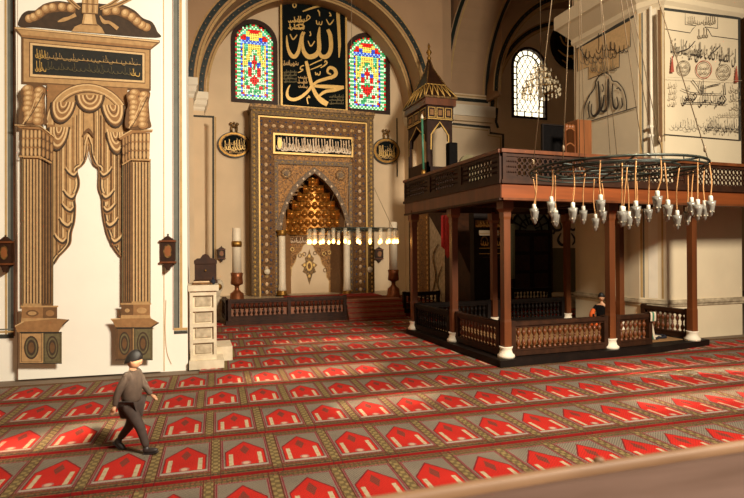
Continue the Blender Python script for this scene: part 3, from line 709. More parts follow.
# pedestals
def pedestal(p, xs, m_f, m_s, mir):
    (x0, x1, y0, y1), (bx0, bx1, by0, by1), slab = p
    d.rect(bx0, by0, bx1, by1, 't2'); d.rect(*( (xs, by0, bx1, by1) if not mir else (bx0, by0, xs, by1)), 't3')
    d.rib([(bx0-1, by0), (bx1+1, by0)], 1.6, 't1', sm=False); d.ell((bx0+xs)/2, (by0+by1)/2, (xs-bx0)*.3, 3.2, 't3'); d.ell((bx0+xs)/2, (by0+by1)/2, (xs-bx0)*.2, 2, 't1'); d.ell((bx1+xs)/2, (by0+by1)/2, (bx1-xs)*.3, 3, 't2' if not mir else 't1')
    d.poly([(bx0, by1-2), (bx1, by1-2), (bx1+1, by1+3), (bx0-1, by1+3)], 't1'); d.poly(slab, 't2'); d.rib([slab[0], slab[1]], .9, 't0', sm=False); d.rib([slab[-1], slab[-2]] if False else [(slab[3][0], slab[3][1]), (slab[4][0], slab[4][1])], 1.2, 't4', sm=False)
    d.rect(x0, y0, x1, y1, m_f); d.rect(*((xs, y0, x1, y1) if not mir else (x0, y0, xs, y1)), m_s)
    for a, c_ in ((x0, xs), (xs, x1)):
        cx, cy, rx = (a+c_)/2, (y0+y1)/2, (c_-a)*.32
        d.rib([(a+1.5, y0+1.5), (c_-1.5, y0+1.5), (c_-1.5, y1-1.5), (a+1.5, y1-1.5), (a+1.5, y0+1)], .6, 't4', sm=False)
        d.ell(cx, cy, rx, 11.5, 't4'); d.ell(cx, cy, rx*.8, 9.8, 'olive'); d.ell(cx, cy, rx*.62, 7.8, 't4'); d.ell(cx, cy, rx*.4, 5.2, 't3')
    d.rib([(xs, y0), (xs, y1)], .7, 't1', sm=False); d.rib([(x0, y1), (x1, y1)], .8, 't5', sm=False); d.rib([(x0, y0+.6), (x1, y0+.6)], 1.1, 't5', sm=False)
pedestal(((23.3, 64.6, 330.5, 361.5), (25, 60, 305.5, 319), [(18.5, 325), (27, 320.5), (61, 317.5), (71.5, 318.5), (65, 324.5), (61.5, 330.5), (21, 331)]), 46, 't1', 'olive', False)
pedestal(((117.5, 154, 326, 358), (123, 151.5, 303, 316), [(112.5, 318), (122, 317.5), (152, 317), (160, 321.5), (152, 326.5), (117.5, 326.5), (115, 321)]), 135, 'olive', 't3', True)
d.b.build('painted_scene', board_root)

# ---------------------------------------------------------------- stained glass windows
def pane_colour(u, v, edge, k, r):
    """u -1..1 across, v 0..1.3 upward (spring line at about .78), edge = distance to the opening's edge in half-widths"""
    if edge < .12: return ('g_red', 'g_green', 'g_dred')[k % 3] if r.random() < .9 else 'g_pale'
    if edge < .25: return ('g_green', 'g_pale')[k % 2]
    if edge < .40 and v < .74: return ('g_blue', 'g_lblue', 'g_blue', 'g_dred')[k % 4]
    a = abs(u)
    if v > .74:
        if abs(v-.76) < .02: return 'g_lblue' if k % 2 else 'g_blue'
        if a < .2: return 'g_yellow' if v < .87 else 'g_red'
        if a < .45: return 'g_blue' if v < .84 else 'g_yellow' if v < .9 else 'g_red'
        return 'g_red' if v < .86 else 'g_teal'
    if a > .48: return ('g_yellow', 'g_pale', 'g_yellow', 'g_red')[k % 4] if v < .45 else ('g_yellow' if a < .6 else 'g_green')
    if abs(v-.27) < .075-a*.28 or abs(v-.50) < .09-a*.6 or (abs(a-.26) < .07 and abs(v-.40) < .04): return 'g_red'
    if v > .66: return 'g_yellow' if a < .3 else 'g_teal'
    if abs(a-(.30+.1*math.sin(v*16))) < .09: return 'g_yellow' if v > .45 else ('g_red' if int(v*20) % 3 == 0 else 'g_pale')
    if .12 < a < .3 and int(v*14) % 3 == 0: return 'g_blue'
    return 'g_pale' if r.random() < .55 else 'g_green'
def stained(W, label, seed):
    cx, half, z0, zs = W['cx'], W['half'], W['z0'], W['zs']; r = random.Random(seed)
    root = thing('stained_glass_window', label, 'window', (cx, QY, z0))
    b = B(); w = .13
    o = arch_hole(cx, half+.02, z0-.0, zs); i = arch_hole(cx, half-w, z0+w, zs); i = [(x, z) for x, z in i]
    b.prism([o, i], lambda u, v: Vector((u, QY-.06, v)), 'wood_dark', Vector((0, .22, 0)))
    b.build('window_frame', root)
    b = B(); nx = 21; cw = 2*(half-w)/nx; Ht = zs+half-w-z0-w; ny = int(Ht/cw); ch = Ht/ny; g = .12
    for j in range(ny):
        for k in range(nx):
            x = cx-(half-w)+cw*(k+.5); z = z0+w+ch*(j+.5); R = half-w
            e = R-abs(x-cx) if z < zs else R-math.hypot(x-cx, z-zs)
            if e < .015: continue
            e = min(e, (z-z0-w)+.06)
            u = (x-cx)/R; v = (z-z0-w)/Ht
            kk = j if abs(u) > abs(v-.5)*0+.5 else k
            c = pane_colour(u, v, e/R, (j if z < zs and e/R < .5 and (z-z0-w) > .2 else j+k), r)
            x0, x1, y0, y1 = x-cw*(.5-g/2), x+cw*(.5-g/2), z-ch*(.5-g/2), z+ch*(.5-g/2)
            if j % 2 == 0 and e/R > .42:   # lozenge-cut panes in the middle
                P = [(x, y0-ch*.1), (x1+cw*.05, z), (x, y1+ch*.1), (x0-cw*.05, z)]
            else: P = [(x0, y0), (x1, y0), (x1, y1), (x0, y1)]
            b.face([(p[0], QY+.05, p[1]) for p in P], c)
    b.build('coloured_panes', root)
    b = B(); b.prism([arch_hole(cx, half-w+.01, z0+w-.01, zs)], lambda u, v: Vector((u, QY+.07, v)), 'wood_black', Vector((0, .02, 0))); b.build('lead_backing', root)
    for x in (cx-half*.28, cx+half*.28): pass
stained(W1, 'arched stained glass window left of the black calligraphy banner, dark frame', 3)
stained(W2, 'arched stained glass window right of the black calligraphy banner, dark frame', 4)
# clear leaded window of the side bay
W = W3; root = thing('leaded_window', 'bright arched clear window with diamond leading in the side bay', 'window', (W['cx'], QY, W['z0']))
b = B(); o = arch_hole(W['cx'], W['half']+.02, W['z0'], W['zs']); i = arch_hole(W['cx'], W['half']-.09, W['z0']+.09, W['zs'])
b.prism([o, i], lambda u, v: Vector((u, QY-.05, v)), 'wood_dark', Vector((0, .2, 0))); b.build('window_frame', root)
b = B(); b.prism([arch_hole(W['cx'], W['half']-.05, W['z0']+.03, W['zs'])], lambda u, v: Vector((u, QY+.12, v)), 'window_white', Vector((0, .02, 0))); b.build('glass', root)
b = B(); cx, R, z0, zs = W['cx'], W['half']-.09, W['z0']+.09, W['zs']; ri = R*.72
inn = arch_hole(cx, ri, z0+.22, zs)
b.tube([(x, QY+.08, z) for x, z in inn], .03, 'wood_black', 5, closed=True)
for i in range(9):
    a = PI*i/8; b.tube([(cx+ri*math.cos(a), QY+.08, zs+ri*math.sin(a)), (cx+R*math.cos(a), QY+.08, zs+R*math.sin(a))], .028, 'wood_black', 5)
k = 7
for i in range(k):
    z = z0+.22+(zs-z0-.22)*i/k
    for s_ in (-1, 1): b.tube([(cx+s_*ri, QY+.08, z), (cx+s_*R, QY+.08, z)], .028, 'wood_black', 5)
for i in range(4):
    x = cx-ri+2*ri*i/3; b.tube([(x, QY+.08, z0), (x, QY+.08, z0+.22)], .028, 'wood_black', 5)
sp = .27
for s_ in (-1, 1):
    for i in range(-9, 14):
        # clip diagonal to the inner panel
        pts = []
        for t in [j/60 for j in range(61)]:
            z = z0+.22+t*(zs+ri-z0-.22); x = cx+s_*((z-z0)*.62-i*sp)
            if abs(x-cx) < ri and (z < zs or math.hypot(x-cx, z-zs) < ri): pts.append((x, z))
        if len(pts) > 2: b.tube([(pts[0][0], QY+.09, pts[0][1]), (pts[-1][0], QY+.09, pts[-1][1])], .016, 'wood_black', 4)
b.build('leading', root)

# ---------------------------------------------------------------- black and gold calligraphy banner between the windows
PB = WORLD_Y(19.0)
PBn = WORLD_Y(19.82)
x0 = PBn.px(280.3, 60)[0]; x1 = PBn.px(347, 60)[0]; zb = PBn.px(313, 109)[1]; zt = 11.6
root = thing('calligraphy_banner', 'tall black banner with large gold calligraphy hung between the stained glass windows', 'banner', (x0, 19.85, zb))
zarc = lambda x: 7.42+math.sqrt(3.74**2-(x-4.15)**2)
xs_ = [x0+(x1-x0)*i/12 for i in range(13)]
b = B(); b.prism([[(x0, zb), (x1, zb)]+[(x, zarc(x)) for x in reversed(xs_)]], lambda u, v: Vector((u, 19.82, v)), 'panel_green', Vector((0, .08, 0))); b.build('panel', root)
b = B()
for a, c_ in ((x0, x0+.07), (x1-.07, x1)): b.box(a, c_, 19.78, 19.83, zb, zt, 'gold_paint')
b.box(x0+.07, x1-.07, 19.78, 19.83, zb, zb+.06, 'gold_paint')
b.build('gilt_border', root)
g = Draw(PBn, base=.012, xf=lambda x, y: (278+x/8.306, y/8.3))
G = 'gold_paint'
def S(pts, w, k=6): g.rib(pts, w, G, k=k)
S([(500, 40), (498, 120), (505, 250), (510, 380), (506, 480)], [34, 30, 26, 24, 6])                                   # alif
S([(412, 245), (432, 290), (440, 370), (432, 430), (405, 468), (365, 470), (345, 440), (338, 420)], [26, 34, 34, 36, 38, 34, 24, 10])   # first lam
S([(345, 225), (338, 300), (342, 380), (335, 430), (300, 465), (250, 470), (215, 430), (203, 370), (205, 310), (222, 268)], [10, 30, 34, 38, 42, 40, 34, 22, 18, 8])
S([(205, 262), (190, 300), (182, 360), (168, 430), (140, 470), (110, 460), (85, 410), (74, 350), (72, 295)], [8, 14, 20, 30, 34, 32, 24, 18, 6])
S([(222, 268), (205, 290)], 16)
S([(205, 96), (300, 62), (380, 40), (465, 26)], [10, 18, 20, 16])
S([(330, 85), (342, 105), (345, 135)], [10, 12, 5]); S([(318, 170), (322, 198), (336, 202), (342, 182), (345, 202), (360, 204), (366, 176)], [8, 9, 7, 9, 7, 9, 6])
S([(400, 160), (428, 205), (462, 165)], [6, 12, 8]); S([(425, 105), (440, 130), (425, 132)], 9); S([(100, 285), (125, 328), (158, 290)], [6, 12, 8]); S([(248, 340), (272, 384), (304, 342)], [6, 12, 8]); S([(265, 262), (272, 292), (260, 298)], 9)
g.ring(136, 45, 14, 18, 10, G)
scribble(g, 85, 215, 130, 250, G, 9, 7, 50, .5, 2); S([(170, 185), (225, 178), (265, 150), (245, 130), (235, 165)], 9); S([(150, 215), (190, 205), (215, 225), (170, 240)], [9, 13, 13, 8])
g.xf = lambda x, y: (278+x/8.306, 50+y/8.3)
S([(232, 95), (245, 150), (262, 230), (285, 310), (320, 380), (365, 425), (410, 452)], [22, 30, 28, 28, 34, 46, 40])   # dal stem / long stroke
S([(278, 295), (255, 335), (200, 385), (140, 412), (95, 405), (75, 375), (80, 330), (100, 290)], [16, 24, 26, 28, 28, 24, 16, 5])
S([(290, 290), (330, 262), (400, 240), (460, 222), (480, 195), (465, 160), (430, 148), (412, 165), (412, 190), (440, 205)], [18, 24, 26, 30, 32, 28, 26, 20, 16, 10])
S([(300, 300), (380, 305), (460, 308), (545, 312)], [22, 30, 30, 26]); S([(545, 312), (470, 335), (400, 345), (355, 370), (335, 400)], [22, 26, 26, 22, 10])
S([(262, 128), (310, 105), (365, 82)], [6, 10, 10]); S([(268, 165), (320, 145), (362, 125)], [6, 10, 10]); S([(308, 185), (314, 208), (326, 196), (332, 210), (345, 205), (350, 178)], 8)
S([(352, 150), (385, 130), (405, 108), (392, 92), (385, 108)], [6, 12, 12, 10, 6]); S([(215, 130), (190, 140), (185, 160), (205, 165), (190, 180), (162, 190)], [8, 9, 9, 9, 9, 5]); S([(250, 380), (262, 395), (240, 400), (248, 450)], 10)
S([(428, 222), (445, 250)], [10, 3])
scribble(g, 45, 165, 80, 135, 'stripe_gold', 8, 9, 51, .4); scribble(g, 45, 150, 165, 275, 'olive', 6, 10, 52, .3, 4); scribble(g, 165, 240, 205, 320, 'stripe_gold', 8, 4, 53, .4, 3); scribble(g, 420, 540, 370, 455, 'olive', 6, 9, 54, .3, 3)
g.b.build('gold_calligraphy', root)

# ---------------------------------------------------------------- oval plaques
def plaque(cx, cy, rx, ry, top, label, seed):
    P = WORLD_Y(19.9 if cx > 200 else 19.9); PP = WORLD_Y(19.9); u, z = PP.px(cx, cy); s = (PP.px(cx+10, cy)[0]-u)/10
    root = thing('oval_plaque', label, 'plaque', (u, 19.95, z-ry*s), 'oval wall plaques beside the mihrab')
    b = B(); n = 40
    for r0, r1, y0, m in ((1, .86, 19.88, 'green_dark'), (.93, .76, 19.85, 'gold'), (.8, .74, 19.84, 'gold_old')):
        o = [(u+rx*s*r0*math.cos(2*PI*i/n), z+ry*s*r0*math.sin(2*PI*i/n)) for i in range(n)]; q = [(u+rx*s*r1*math.cos(2*PI*i/n), z+ry*s*r1*math.sin(2*PI*i/n)) for i in range(n)]
        b.prism([o, q], lambda a, c: Vector((a, y0, c)), m, Vector((0, 19.97-y0, 0)))
    b.build('oval_frame', root)
    b = B(); b.prism([[(u+rx*s*.8*math.cos(2*PI*i/n), z+ry*s*.8*math.sin(2*PI*i/n)) for i in range(n)]], lambda a, c: Vector((a, 19.9, c)), 'panel_green', Vector((0, .06, 0)))
    dd = Draw(WORLD_Y(19.9), b, base=.006); scribble(dd, cx-rx*.62, cx+rx*.62, cy-ry*.5, cy+ry*.55, 'gold_paint', .8, 9, seed, .6); scribble(dd, cx-rx*.5, cx+rx*.5, cy-ry*.6, cy+ry*.1, 'stripe_gold', .6, 7, seed+1, .3); scribble(dd, cx-rx*.45, cx+rx*.45, cy+ry*.1, cy+ry*.66, 'stripe_gold', .6, 6, seed+2, .2)
    b.build('inscribed_field', root)
    b = B()
    zt = z+ry*s
    for dx in (-.08, .08): b.tube([(u+dx, 19.9, zt-.05), (u+dx*1.2, 19.9, zt+.12), (u+dx*.6, 19.9, zt+.2)], .04, 'gold_old', 6)
    for dx, dz, r in ((0, .22, .06), (-.11, .29, .06), (.11, .29, .06), (-.08, .18, .05), (.08, .18, .05), (0, .33, .04)): b.ball((u+dx, 19.92, zt+dz), (r, .03, r), 'gold_old')
    b.build('crest', root)
plaque(234.3, 144.8, 16.6, 13.2, 0, 'oval black and gold inscribed plaque left of the mihrab', 60)
plaque(386.3, 151, 13.6, 12, 0, 'oval black and gold inscribed plaque right of the mihrab', 70)
# round medallion beside the side-bay window
u, z = PQ.px(570, 46); R = 1.06
root = thing('round_medallion', 'large round black calligraphy medallion beside the bright side-bay window', 'plaque', (u, 19.95, z-R))
b = B(); n = 48; o = [(u+R*math.cos(2*PI*i/n), z+R*math.sin(2*PI*i/n)) for i in range(n)]; q = [(u+R*.86*math.cos(2*PI*i/n), z+R*.86*math.sin(2*PI*i/n)) for i in range(n)]
b.prism([o, q], lambda a, c: Vector((a, 19.88, c)), 'wood_black', Vector((0, .1, 0))); b.build('round_frame', root)
b = B(); b.prism([[(u+R*.88*math.cos(2*PI*i/n), z+R*.88*math.sin(2*PI*i/n)) for i in range(n)]], lambda a, c: Vector((a, 19.92, c)), 'panel_black', Vector((0, .05, 0)))
g = Draw(WORLD_Y(19.92), b, base=.005)
for pts, w in (([(560, 36), (564, 44), (571, 46), (574, 38)], 1.6), ([(558, 50), (566, 56), (575, 55), (579, 48)], [1, 2.2, 2.2, 1]), ([(571, 55), (575, 60), (583, 60)], 1.6), ([(566, 34), (566, 42)], 1.6), ([(576, 34), (578, 50)], 1.8), ([(562, 60), (566, 63)], 1.2)): g.rib(pts, w, 'gold_paint', k=4)
b.build('inscribed_field', root)
# ---------------------------------------------------------------- mihrab
MY = 19.25; PN = WORLD_Y(MY); N = lambda x, y: PN.px(x, y)
xL = N(251.2, 200)[0]; xR = N(372.8, 200)[0]; zT = N(312, 112)[1]; zB = .42
mih = thing('mihrab', 'tall gilded carved prayer niche with stalactite vault and cream inscription tablet', 'mihrab', ((xL+xR)/2, 20, zB))
ax, az = N(313.8, 168.5); fx0, fz = N(278.5, 232); fx1, _ = N(349.5, 232); cxm = (fx0+fx1)/2
def ogive(x0, x1, zs, za, z0, n=14, p=1.0):
    """pointed opening: feet at z0, springing zs, apex za"""
    cx = (x0+x1)/2; L = [(x0, z0)]
    pts = [(x0, zs), (x0+(cx-x0)*.10, zs+(za-zs)*.30), (x0+(cx-x0)*.34, zs+(za-zs)*.62), (x0+(cx-x0)*.68, zs+(za-zs)*.86), (cx, za)]
    C1 = [(q.x, q.y) for q in cat_rom([(a, c, 0) for a, c in pts], 4)]
    return L+C1+[(2*cx-a, c) for a, c in reversed(C1[:-1])]+[(x1, z0)]
hole = ogive(fx0+.10, fx1-.10, fz+.05, az-.16, zB)
b = B()
b.prism([[(xL+.1, zB), (xL+.1, zT-.1), (xR-.1, zT-.1), (xR-.1, zB)][::1]+hole[::-1][:0] if False else [(xL+.1, zB), (xL+.1, zT-.1), (xR-.1, zT-.1), (xR-.1, zB)]+hole[::-1]], lambda u, v: Vector((u, MY, v)), 'gold_carved', Vector((0, .45, 0)))
b.build('carved_field', mih)
def uband(x0, x1, zt, w, y, m, depth=.12, bottom=None):
    b_ = bottom if bottom is not None else zB
    L = [(x0, b_), (x0, zt), (x1, zt), (x1, b_), (x1-w, b_), (x1-w, zt-w), (x0+w, zt-w), (x0+w, b_)]
    b = B(); b.prism([L], lambda u, v: Vector((u, y, v)), m, Vector((0, depth, 0))); return b
# outermost dark frame with gilt chain
b = uband(xL, xR, zT, .25, MY-.14, 'band_olive', .87)
def studs(b, x0, x1, zt, step, y, r, m, zb=zB, shape=4, ry=None, offs=0):
    pts = []
    z = zb+step*.5
    while z < zt-step*.3: pts += [(x0, z, 0), (x1, z, 0)]; z += step
    n = int((x1-x0)/step); 
    for i in range(n+1): pts.append((x0+(x1-x0)*i/n, zt, 1))
    for i, (x, z, h) in enumerate(pts):
        rx, rz = (r, ry or r) if not h else (ry or r, r)
        mm = m if isinstance(m, str) else m[i//2 % len(m)]
        ring = [(x+rx*math.cos(2*PI*k/shape+PI/shape*0), y, z+rz*math.sin(2*PI*k/shape)) for k in range(shape)]
        for k in range(shape): b.face([ring[k], ring[(k+1) % shape], (x, y-.035, z)], mm)
studs(b, xL+.1, xR-.1, zT-.1, .16, MY-.141, .045, 'gold_paint', ry=.062)
b.box(xL-.04, xR+.04, MY-.22, QY-.01, zT-.02, zT+.1, 'gold_old'); b.box(xL-.02, xR+.02, MY-.18, QY-.01, zT-.1, zT-.02, 'band_olive')
b.build('outer_border', mih)
b = uband(xL+.25, xR-.25, zT-.28, .05, MY-.12, 'gold_paint', .2); b.build('gilt_fillet', mih)
b = uband(xL+.31, xR-.31, zT-.34, .5, MY-.08, 'band_dark', .1)
hexc = N(266, 200)[0]; hx2 = N(359.3, 200)[0]; hz = N(312, 128.8)[1]
studs(b, hexc, hx2, hz, .28, MY-.082, .06, ['tile_pale', 'tile_pale', 'stripe_gold'], shape=6, ry=.075)
studs(b, hexc-.15, hx2+.15, hz+.15, .28, MY-.0815, .035, 'tile_blue', ry=.05); studs(b, hexc+.15, hx2-.15, hz-.15, .28, MY-.0815, .035, 'tile_blue', ry=.05)
b.build('tiled_border', mih)
ix0, ix1 = N(273.5, 200)[0], N(352.5, 200)[0]; izt = N(312, 161)[1]
b = uband(ix0, ix1, izt, .16, MY-.06, 'band_blue', .1); studs(b, ix0+.08, ix1-.08, izt-.08, .22, MY-.061, .03, 'gold_paint', ry=.06); b.build('inner_border', mih)
# inscription tablet
c0, c1 = N(272.7, 145)[0], N(352.3, 145)[0]; t1, t0 = N(312, 135.7)[1], N(312, 156)[1]
b = B(); b.box(c0, c1, MY-.12, MY, t0, t1, 'gold_paint'); b.box(c0+.07, c1-.07, MY-.125, MY-.1, t0+.07, t1-.07, 'panel_green')
g = Draw(WORLD_Y(MY-.125), b, base=.004, px=False)
for k_, sd in ((0, 80), (.0, 81)):
    scribble(g, c0+.12, c1-.12, t1-.1-(.05 if k_ else 0), t0+.1, 'tile_pale', .035, 26, sd, .8)
scribble(g, c0+.12, c1-.12, (t0+t1)/2+.08, t0+.1, 'candle', .03, 22, 83, .3)
g.ell(c0+.22, (t0+t1)/2, .08, .2, 'gold_paint')
b.build('inscription_tablet', mih)
# pointed arch moulding
b = B(); o = ogive(fx0-.06, fx1+.06, fz, az+.05, fz-.02); i = ogive(fx0+.10, fx1-.10, fz, az-.17, fz-.02)
b.prism([o+i[::-1]], lambda u, v: Vector((u, MY-.05, v)), 'band_blue', Vector((0, .1, 0)))
C1 = ogive(fx0+.04, fx1-.04, fz, az-.08, fz)[1:-1]
for p in C1[::2]: b.face([(p[0]-.04, MY-.055, p[1]), (p[0], MY-.055, p[1]-.05), (p[0]+.04, MY-.055, p[1]), (p[0], MY-.055, p[1]+.05)], 'tile_pale')
b.build('pointed_arch', mih)
for x, y in ((286.2, 173.5), (340.2, 175.5)):
    u, z = N(x, y); b = B(); n = 16
    for r, yy, m in ((.21, MY-.04, 'band_dark'), (.16, MY-.06, 'gold_old'), (.09, MY-.09, 'band_blue')):
        b.prism([[(u+r*math.cos(2*PI*k/n)*(1 if k % 2 else .86), z+r*math.sin(2*PI*k/n)*(1 if k % 2 else .86)) for k in range(n)]], lambda a, c: Vector((a, yy, c)), m, Vector((0, .05, 0)))
    b.build('rosette', mih)
# niche interior
nx0, nx1 = fx0+.14, fx1-.14; yb = 19.96; sx = .42
b = B()
zi = az
for (xa, ya, xb, yb_), m in (((nx0, MY, nx0+sx, yb), 't2'), ((nx0+sx, yb, nx1-sx, yb), 'gold_carved'), ((nx1-sx, yb, nx1, MY), 't3')):
    b.face([(xa, ya, zB), (xb, yb_, zB), (xb, yb_, zi), (xa, ya, zi)], m)
b.build('niche_wall', mih)
# white field and gilt pendant on the niche wall
PNb = WORLD_Y(yb); g = Draw(PNb, base=.01)
g.poly([(288.5, 296), (288.8, 280), (291, 276), (291.5, 268), (295, 262), (297, 255), (301, 251), (303, 246), (308, 241), (313, 246), (315.5, 252), (320, 257), (322, 264), (326, 269), (326.5, 277), (329, 281), (329, 296)], 'plaster')
W_ = [(288.5, 296), (288.8, 280), (291, 276), (291.5, 268), (295, 262), (297, 255), (301, 251), (303, 246), (308, 241), (313, 246), (315.5, 252), (320, 257), (322, 264), (326, 269), (326.5, 277), (329, 281), (329, 296)]
g.rib(W_, .8, 'stripe_gold', sm=False)
pend = [(309.3, 249), (311, 255), (314, 258), (313, 262), (317.5, 265), (314.5, 268), (316, 272), (312.5, 274), (311, 279), (309.3, 285), (307.6, 279), (306, 274), (302.5, 272), (304, 268), (301, 265), (305.5, 262), (304.6, 258), (307.6, 255)]
g.poly(pend, 'gold_old'); g.ell(309.3, 266, 3, 5, 'gold_paint'); g.ell(309.3, 266, 1.6, 3, 'band_dark')
for x, y in ((309.3, 256), (309.3, 276), (304.5, 265), (314, 265)): g.ell(x, y, 1.2, 1.6, 'gold_paint')
g.rect(284, 236.5, 334, 243.5, 'band_dark'); scribble(g, 285, 333, 237, 243, 'tile_pale', .7, 24, 90, .5)
g.rect(284, 244.5, 334, 249, 'gold_old') if False else None
rr = random.Random(5)
for i in range(70):
    x = rr.uniform(284, 334); y = rr.uniform(247, 295)
    t = abs(x-308.7)
    if t < 22 and y > 246+t*1.9: continue
    g.ring(x, y, 1.6, 1.8, .6, 'gold_paint' if i % 2 else 'band_dark', 10)
g.b.build('niche_painting', mih)
# stalactite vault: tiers of gilt cells stepping inward as they rise
b = B()
tiers = [(230, 30, 9, 6), (222, 29, 8, 6.5), (213.5, 25, 7, 6.5), (204.5, 20.5, 6, 6.5), (196, 15.5, 5, 6), (188, 10, 3, 5.5), (181, 5, 1, 6)]
for y, hw, n, hh in tiers:
    zc = N(313, y)[1]; w = N(313+hw, y)[0]-N(313, y)[0]; h = hh/540*20.4
    for i in range(n):
        t = -1+2*(i+.5)/n if n > 1 else 0
        x = cxm+w*t*.98; yy = MY+.12+.5*math.sqrt(max(0, 1-t*t))*(w/1.1)**.5; cw = w/n*1.0 if n > 1 else w*.7
        # cell: small pointed hood over a half-round bowl
        R = []
        for kk, (rz, rr_) in enumerate(((-.62, .12), (-.42, .62), (-.12, 1.0), (.12, 1.0), (.14, .86), (.4, .7), (.62, .25))):
            R.append([(x+cw*rr_*math.cos(PI+PI*j/8), yy+.02-cw*.0+cw*.9*rr_*math.sin(PI+PI*j/8)*1.0, zc+h*rz) for j in range(9)])
        b.rings(R, 'gold_cell', True, False, closed=False)
    # gilt wall behind each tier
    R = [[(cxm+w*1.04*math.cos(PI*j/14), MY+.14+.5*math.sin(PI*j/14)*(w/1.1)**.5, zc+q) for j in range(15)] for q in (-h*.7, h*.7)]
    b.rings(R, 'gold_cell', True, False, closed=False)
    Q = [(cxm+w*1.04*math.cos(PI*j/14), MY+.14+.5*math.sin(PI*j/14)*(w/1.1)**.5) for j in range(15)]; Q2 = [(cxm+w*1.3*math.cos(PI*j/14), MY+.10+.6*math.sin(PI*j/14)) for j in range(15)]
    for j in range(14): b.face([(*Q[j], zc+h*.7), (*Q[j+1], zc+h*.7), (*Q2[j+1], zc+h*.55), (*Q2[j], zc+h*.55)], 'gold_old')
b.build('stalactite_vault', mih)
b = B()
for x, yt in ((281.3, 236), (345.6, 236)):
    u = N(x, 260)[0]; zt = N(x, yt)[1]; zb2 = N(x, 291)[1]
    b = B(); b.lathe([(.15, zb2), (.14, zb2+.1), (.125, zb2+.3), (.12, zt-.2), (.12, zt)], 'candle', (u, MY-.16, 0), 16); 
    cl = b.build('colonnette', mih)
    b = B(); b.lathe([(.17, zb2-.16), (.19, zb2-.1), (.15, zb2-.05), (.17, zb2), (.13, zb2+.05)], 'gold', (u, MY-.16, 0), 16); b.build('gilt_foot', cl); b = B(); b.lathe([(.13, zt), (.17, zt+.05), (.15, zt+.1), (.19, zt+.2)], 'gold', (u, MY-.16, 0), 16); b.build('gilt_capital', cl)
    b = B(); b.box(u-.26, u+.26, MY-.4, MY+.02, zB, zb2-.15, 'metal_dark'); b.build('base_block', cl)
for x, y in ((266.5, 271.5), (368.5, 269.5)):
    u, z = N(x, y); b = B(); b.lathe([(.02, -.06), (.09, -.04), (.11, 0), (.09, .04), (.02, .06)], 'marble', (0, 0, 0), 16)
    vs = b.v; b.v = [(u+p[0], MY-.17+p[2], z+p[1]) for p in vs]; b.build('round_boss', mih)

# ---------------------------------------------------------------- raised mihrab platform and low balustrade
PX0, PY0 = .85, 15.15
b = B(); b.box(PX0+.05, 12.3, PY0+.05, 19.1, 0, .42, 'marble_vein'); b.box(.36, 7.94, 19.1, QY, 0, .42, 'marble_vein'); struct(b.build('floor_platform'))
b = B(); b.box(PX0+.12, 7.1, 15.3, 17.75, .421, .432, 'rug_brown'); tag(b.build('platform_carpet', origin=(4, 16.5, .42)), 'plain dark red-brown carpet covering the raised floor behind the low balustrade', 'carpet')
b = B(); b.box(2.9, 6.2, 17.8, 18.8, .421, .44, 'red_cloth'); tag(b.build('red_rug', origin=(4.5, 17.7, .42)), 'red rug laid on the raised floor in front of the gilded mihrab', 'rug')
def baluster_mesh(h, r=.03, m='wood_dark'):
    b = B(); q = [(r*.9, 0), (r*.9, .06), (r*.45, .1), (r, .2), (r*1.15, .28), (r*.5, .42), (r*.35, .47), (r*.9, .5), (r*.35, .53), (r*.5, .58), (r*1.15, .72), (r, .8), (r*.45, .9), (r*.9, .94), (r*.9, 1)]
    b.lathe([(a, z*h) for a, z in q], m, (0, 0, 0), 7); return b
BAL = {}
def balustrade(name, p0, p1, z0, z1, m, root=None, label=None, group=None, step=.125, post_w=.09, cat='balustrade', r=.036, mb=None):
    """low turned balustrade from p0 to p1; a thing, or a part of root"""
    p0, p1 = Vector((*p0, 0)), Vector((*p1, 0)); t = (p1-p0).normalized(); L = (p1-p0).length; nrm = Vector((-t.y, t.x, 0))
    b = B(); mtx = Matrix.Translation(p0) @ Matrix.Rotation(math.atan2(t.y, t.x), 4, 'Z')
    h = z1-z0
    b.box(0, L, -.05, .05, z0, z0+.09, m, mtx); b.box(0, L, -.06, .06, z1-.07, z1, m, mtx); b.box(0, L, -.035, .035, z1-.11, z1-.07, m, mtx)
    b.box(0, L, -.06, .06, z0+.09, z0+.12, m, mtx)
    npost = max(1, round(L/1.9))
    for i in range(npost+1): x = min(max(L*i/npost, post_w/2), L-post_w/2); b.box(x-post_w/2, x+post_w/2, -.055, .055, z0, z1+.02, m, mtx)
    if root is None:
        rt_ = thing(name, label, cat, (p0.x, p0.y, z0), group); fr = b.build('rail_frame', rt_); par = rt_
    else: fr = b.build('lower_railing', root); par = fr
    key = (round(h, 2), m, r)
    if key not in BAL:
        bb = baluster_mesh(h-.21, r, mb or m); me = bb.build('baluster_template').data; bpy.data.objects.remove(bpy.data.objects['baluster_template']); BAL[key] = me
    o3 = Vector(par['_o']); n = int(L/step)
    for i in range(n):
        x = L*(i+.5)/n
        if any(abs(x-L*k/npost) < post_w*.9 for k in range(npost+1)): continue
        o = bpy.data.objects.new('baluster', BAL[key]); C.objects.link(o); o.parent = par; q = p0+t*x; o.location = Vector((q.x, q.y, z0+.11))-o3
    return fr
balustrade('low_balustrade', (PX0, PY0), (4.18, PY0+.0), .12, .70, 'wood_dark', None, 'low dark turned-wood balustrade before the mihrab, left of the carpeted steps', 'low balustrades along the mihrab platform')
b = B(); b.box(PX0-.06, 4.2, PY0-.08, PY0+.0, 0, .12, 'wood_dark'); tag(b.build('plinth_board', origin=(PX0, PY0, 0)), 'dark wooden plinth board under the low balustrade before the mihrab', 'plinth')
